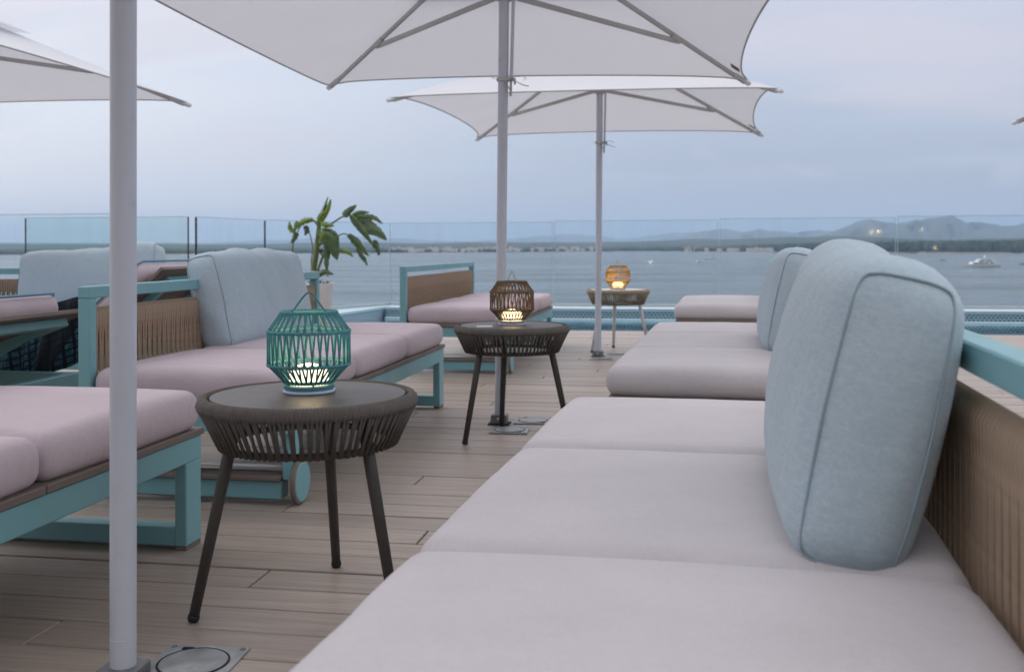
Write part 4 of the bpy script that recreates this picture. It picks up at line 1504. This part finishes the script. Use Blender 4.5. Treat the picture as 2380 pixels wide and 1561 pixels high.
plant = thing('banana_plant', 'wind torn banana plant with drooping green leaves in the white pot', 'plant', (*PP, 0), YAW)
K = 0.00108


def pv_(cx_, cy_, dy=0.0):
    return Vector(((cx_ - 520) * K, dy, 0.515 + (1045 - cy_) * K))


def catmull(pts, n):
    out = []
    P = [pts[0]] + list(pts) + [pts[-1]]
    for i in range(1, len(P) - 2):
        for k in range(n):
            t = k / n
            a, b_, c, d_ = P[i - 1], P[i], P[i + 1], P[i + 2]
            out.append(0.5 * ((2 * b_) + (c - a) * t + (2 * a - 5 * b_ + 4 * c - d_) * t * t + (3 * b_ - a - 3 * c + d_) * t ** 3))
    out.append(P[-2])
    return out


def stem(pts, r0, r1, mat='stem'):
    q = catmull([pv_(*p) for p in pts], 6)
    MB().tube(q, [r0 + (r1 - r0) * i / (len(q) - 1) for i in range(len(q))], 10).build('stem', M[mat], plant)


def leaf(pts, w, mat='leaf', fold=0.5, nrm=(0.2, -1, 0.25), tear=0.25, seed=1, roll=0.0):
    """blade along pts, folded along its midrib, with ragged torn margins"""
    r = random.Random(seed)
    q = catmull([pv_(*p) for p in pts], 7)
    n = len(q)
    mb = MB()
    N0 = Vector(nrm).normalized()
    cols = 5
    for i in range(n):
        t = i / (n - 1)
        tg = (q[min(n - 1, i + 1)] - q[max(0, i - 1)]).normalized()
        sd_ = tg.cross(N0).normalized()
        nn_ = sd_.cross(tg).normalized()
        prof = (math.sin(PI * min(1, (t * 0.95 + 0.05)) ** 0.7)) ** 0.8 if t < 0.999 else 0.03
        for s_ in range(-cols, cols + 1):
            f = s_ / cols
            ww = w * K * prof * (1 - tear * abs(f) * r.random() * (1 if i % 3 else 0.2))
            ang = fold + roll * abs(f)
            p = q[i] + sd_ * (f * ww * math.cos(ang)) - nn_ * (abs(f) * ww * math.sin(ang)) + nn_ * (0.004 * math.sin(9 * t + 3 * f + seed))
            mb.v.append(tuple(p))
    c = 2 * cols + 1
    for i in range(n - 1):
        for s_ in range(2 * cols):
            if tear and (s_ < 2 or s_ > 2 * cols - 3) and r.random() < tear * 0.35:
                continue
            a = i * c + s_
            mb.f.append((a, a + 1, a + c + 1, a + c)); mb.sm.append(True); mb.mi.append(0)
    # midrib
    mb.tube(q, [0.005 * (1 - 0.8 * i / (n - 1)) for i in range(n)], 6)
    mb.build('leaf', M[mat], plant)


stem([(470, 1050), (468, 930), (490, 800), (500, 700), (515, 560), (530, 480)], 0.030, 0.018)
stem([(500, 1050), (505, 940), (545, 820), (575, 745)], 0.016, 0.007)
stem([(455, 1040, .05), (440, 860, .05), (455, 740, .04), (430, 600, .02), (415, 560, 0)], 0.007, 0.004)
stem([(300, 1040, .06), (278, 800, .05), (285, 700, .03), (320, 610, .02)], 0.009, 0.005)
stem([(515, 640), (570, 570, -.02), (640, 520, -.03), (730, 465, -.04), (805, 455, -.05)], 0.011, 0.007, 'leaf')
stem([(510, 720), (600, 660, -.03), (690, 630, -.05), (750, 613, -.06), (800, 640, -.06)], 0.009, 0.005, 'leaf')
stem([(505, 640), (540, 575, -.05), (600, 570, -.08)], 0.012, 0.006, 'leafyellow')
stem([(520, 560), (470, 495), (400, 500), (345, 560), (320, 640)], 0.012, 0.005, 'leafyellow')
# upright rolled leaf
leaf([(515, 540), (530, 470, -.02), (560, 400, -.02), (598, 285, 0)], 44, 'leaf', 1.0, tear=0.1, seed=2)
leaf([(530, 520, -.03), (575, 430, -.03), (605, 370, -.02), (622, 308, 0)], 34, 'leafyellow', 0.6, tear=0.1, seed=3)
leaf([(510, 505, -.03), (550, 440, -.04), (600, 425, -.03)], 26, 'leafyellow', 0.4, seed=4)
# right crown
leaf([(735, 460, -.04), (785, 415, -.04), (850, 362, -.03)], 36, 'leaf', 0.3, tear=0.1, seed=5)
leaf([(815, 448, -.05), (880, 430, -.05), (965, 425, -.04)], 26, 'leaf', 0.4, tear=0.2, seed=6)
leaf([(840, 455, -.05), (930, 470, -.06), (1010, 475, -.06), (1080, 530, -.05)], 36, 'leaf', 0.3, tear=0.3, seed=7)
leaf([(808, 452, -.07), (870, 530, -.08), (930, 610, -.08), (1000, 720, -.08)], 44, 'leaf', 0.5, tear=0.15, seed=8)
leaf([(850, 470, -.05), (930, 530, -.04), (1030, 590, -.03), (1108, 672, -.03)], 74, 'leaf', 0.25, tear=0.12, seed=9, nrm=(0.3, -1, 0.5))
leaf([(1000, 668, -.05), (1025, 730, -.05), (1048, 808, -.05)], 34, 'leaf', 0.4, tear=0.3, seed=10)
# right lower
leaf([(780, 618, -.06), (850, 680, -.06), (900, 745, -.06), (962, 808, -.06)], 44, 'leaf', 0.5, tear=0.3, seed=11)
leaf([(860, 735, -.06), (895, 800, -.06), (925, 850, -.06), (948, 890, -.06)], 28, 'leaf', 0.4, tear=0.4, seed=12)
# centre drooping
leaf([(560, 590, -.08), (620, 640, -.10), (660, 730, -.10), (690, 840, -.09)], 84, 'leaf', 0.35, tear=0.2, seed=13)
leaf([(575, 590, -.10), (565, 640, -.11), (530, 700, -.10)], 46, 'leafyellow', 0.5, tear=0.3, seed=14)
leaf([(600, 620, -.07), (600, 740, -.08), (595, 860, -.08), (605, 990, -.07)], 42, 'leaf', 0.6, tear=0.45, seed=15)
leaf([(540, 520, -.05), (600, 535, -.08), (665, 548, -.09)], 30, 'leafyellow', 0.4, tear=0.1, seed=16)
leaf([(600, 575, -.06), (660, 610, -.07), (705, 665, -.07)], 32, 'leaf', 0.5, tear=0.4, seed=17)
# left ragged
leaf([(470, 490), (420, 490, -.03), (360, 520, -.04), (320, 560, -.04), (300, 620, -.03)], 40, 'leafyellow', 0.4, tear=0.55, seed=18)
leaf([(320, 560, -.04), (330, 520, -.04), (328, 495, -.04)], 24, 'leafyellow', 0.3, tear=0.3, seed=19)
leaf([(300, 600, -.04), (275, 560, -.04), (266, 505, -.04)], 26, 'leafyellow', 0.3, tear=0.3, seed=20)
leaf([(330, 600, -.03), (305, 650, -.03), (278, 695, -.03)], 32, 'leaf', 0.4, tear=0.4, seed=21)
leaf([(400, 540, 0), (410, 590, 0), (390, 625, 0)], 34, 'leaf', 0.4, tear=0.5, seed=22)
# low ones
leaf([(700, 755, -.03), (760, 765, -.04), (822, 815, -.04)], 30, 'leafyellow', 0.4, tear=0.4, seed=23)
leaf([(505, 990, -.06), (560, 945, -.08), (610, 950, -.09), (660, 962, -.09)], 30, 'leaf', 0.3, tear=0.2, seed=24)
leaf([(480, 1040, -.04), (500, 1010, -.06), (515, 1000, -.06)], 20, 'soil', 0.3, tear=0.3, seed=25)
leaf([(560, 760, -.02), (530, 760, -.03), (560, 820, -.03)], 18, 'leaf', 0.3, tear=0.3, seed=26)

# ------------------------------------------------------------------ boats on the bay
def loft(secs, mb, mi=0, smooth=True):
    n = len(secs[0]); o = len(mb.v)
    vs = [p for s_ in secs for p in s_]
    fs = []
    for i in range(len(secs) - 1):
        for j in range(n - 1):
            fs.append((i * n + j, (i + 1) * n + j, (i + 1) * n + j + 1, i * n + j + 1))
    fs.append(tuple(range(n))[::-1]); fs.append(tuple((len(secs) - 1) * n + j for j in range(n)))
    mb.add(vs, fs, smooth, mi)


def hull_mesh(L, B, Hh, mat):
    mb = MB(); secs = []
    for k in range(13):
        t = k / 12
        x = -L / 2 + L * t
        w = B / 2 * (min(1, t * 2.2) ** 0.6) * (1 if t < 0.9 else 1 - 0.6 * (t - 0.9))
        z = Hh * (1.0 + 0.45 * (1 - t) ** 2)
        w = max(w, 0.03)
        rake = -L * 0.07 * (1 - t) ** 3
        secs.append([(x + rake, -w, z), (x + rake * 0.4, -w * 0.88, z * 0.4), (x, -w * 0.6, -0.3), (x, w * 0.6, -0.3), (x + rake * 0.4, w * 0.88, z * 0.4), (x + rake, w, z)])
    loft(secs, mb)
    return mb.mesh('hull', mat, 0.6)


t_ = (2278 - 1190) / 2340.0
yd = 800.0
yx, yy, yz = CW(t_ * yd, yd, SEA)
YS = (1.18, 1.0, 0.84)
yacht = thing('yacht', 'white motor yacht with dark windows anchored at the right', 'yacht', (yx, yy, SEA), YAW + 0.12)
link('hull', hull_mesh(27, 6.0, 2.5, M['hull']), yacht)
yacht.scale = YS
def tier(x0, x1, w, z0, z1, rk0, rk1):
    mb = MB()
    mb.add([(x0, -w, z0), (x1, -w, z0), (x1, w, z0), (x0, w, z0), (x0 + rk0, -w * .92, z1), (x1 - rk1, -w * .92, z1), (x1 - rk1, w * .92, z1), (x0 + rk0, w * .92, z1)],
           [(0, 3, 2, 1), (4, 5, 6, 7), (0, 1, 5, 4), (2, 3, 7, 6), (1, 2, 6, 5), (3, 0, 4, 7)])
    return mb
tier(-8, 10, 2.6, 2.4, 4.7, 2.0, 0.5).build('main_cabin', M['hull'], yacht)
tier(-3.5, 9, 2.3, 4.75, 6.6, 1.6, 1.2).build('upper_cabin', M['hull'], yacht)
MB().box(-1, 7.5, -2.2, 2.2, 7.6, 7.85, 0.05).build('hardtop', M['hull'], yacht)
for x in (-0.5, 3, 6.5):
    MB().box(x - 0.15, x + 0.15, -2.0, 2.0, 6.6, 7.6).build('roof_support', M['hull'], yacht)
for (x0, x1) in ((-6.0, -3.0), (-2.2, 1.2), (2.0, 5.0), (6.0, 8.8)):
    MB().box(x0, x1, -2.66, -2.3, 3.1, 4.25).build('window', M['yglass'], yacht)
for (x0, x1) in ((-1.8, 2.6), (3.4, 7.4)):
    MB().box(x0, x1, -2.36, -2.0, 5.2, 6.2).build('window', M['yglass'], yacht)
MB().tube([(3.0, 0, 7.8), (3.4, 0, 11.5)], [0.25, 0.12], 8).build('mast', M['hull'], yacht)
MB().lathe([(0.3, 0), (0.9, 0.4), (0.9, 1.0), (0.3, 1.5)], 16, (3.2, 0, 9.0)).build('radar_dome', M['hull'], yacht)
hb = hull_mesh(10, 3.2, 1.3, M['hull'])
hd = hull_mesh(6, 2.2, 0.8, M['boatdark'])
cab = tier(-2.0, 2.6, 1.2, 1.3, 2.9, 1.0, 0.3)
cab_me = cab.mesh('cabin', M['hull'])
win_me = MB().box(-1.0, 1.8, -1.24, -1.0, 1.9, 2.5).mesh('window', M['yglass'])
for (px, dist, sc, dark, lab) in ((1623, 1050, 0.95, 0, 'small white motor boat nearest right of the ochre lantern'),
                                  (1655, 1450, 0.9, 0, 'small white motor boat farther out, rightmost right of the ochre lantern'),
                                  (1640, 1320, 0.8, 0, 'grey looking small boat between the two white ones right of the ochre lantern'),
                                  (2068, 2150, 1.3, 0, 'tiny white boat by the far beach above the big cushion, left one'),
                                  (2142, 2140, 1.6, 0, 'tiny white boat by the far beach above the big cushion, right one'),
                                  (2192, 1150, 1.0, 1, 'dark dinghy on the water left of the yacht'),
                                  (1600, 2600, 1.6, 0, 'tiny white boat at the edge of the far shore village'),
                                  (2378, 900, 0.9, 1, 'dark dinghy at the right edge beyond the yacht')):
    t = (px - 1190) / 2340.0
    x, y, z = CW(t * dist, dist, SEA)
    o = thing('small_boat', lab, 'boat', (x, y, SEA), YAW + rs.uniform(-0.3, 0.3), 'small boats on the bay')
    h_ = link('hull', hd if dark else hb, o)
    h_.scale = (sc, sc, sc)
    if not dark:
        for n, me in (('cabin', cab_me), ('window', win_me)):
            q = link(n, me, o); q.scale = (sc, sc, sc)

# ------------------------------------------------------------------ hotel wall behind the viewer, mirrored faintly in the glass
hw = thing('hotel_wall', 'pale hotel wall behind the viewer, mirrored in the glass', 'building', (0, -8.3, 0))
mb = MB(); mb.box(-13.9, 11.9, -0.4, 0.0, 0.0, 5.8); mb.build('wall', M['build'], hw)
for x, z in ((-9, 0), (-5, 0), (-1, 0), (3, 0), (7, 0), (-9, 3.2), (-5, 3.2), (-1, 3.2), (3, 3.2), (7, 3.2)):
    f_ = MB().box(x - 0.9, x + 0.9, -0.02, 0.02, z + 0.1, z + 2.4, 0.01).build('window', M['legdark'], hw)
    MB().box(x - 0.84, x + 0.84, 0.021, 0.03, z + 0.16, z + 2.34).build('pane', M['yglass'], f_)
lm = MB().lathe([(0.05, 0.0), (0.10, 0.03), (0.10, 0.18), (0.05, 0.22)], 16).mesh('lamp_glass', M['walllamp'])
bk = MB().box(-0.05, 0.05, -0.16, -0.04, 0.05, 0.15, 0.005).mesh('lamp_bracket', M['bracket'])

for (x, z, r) in ((5.78, 1.332, 0.55), (6.0, 1.345, 0.55), (7.29, 1.422, 0.42), (7.68, 0.835, 0.45)):
    t_ = thing('wall_lamp', 'small warm wall lamp mirrored as an orange dot in the right rear glass', 'lamp', (x, -8.25, z - 0.1), 0, 'wall lamps mirrored in the glass')
    g_ = link('lamp_glass', lm, t_); g_.scale = (r, r, r)
    link('lamp_bracket', bk, t_)
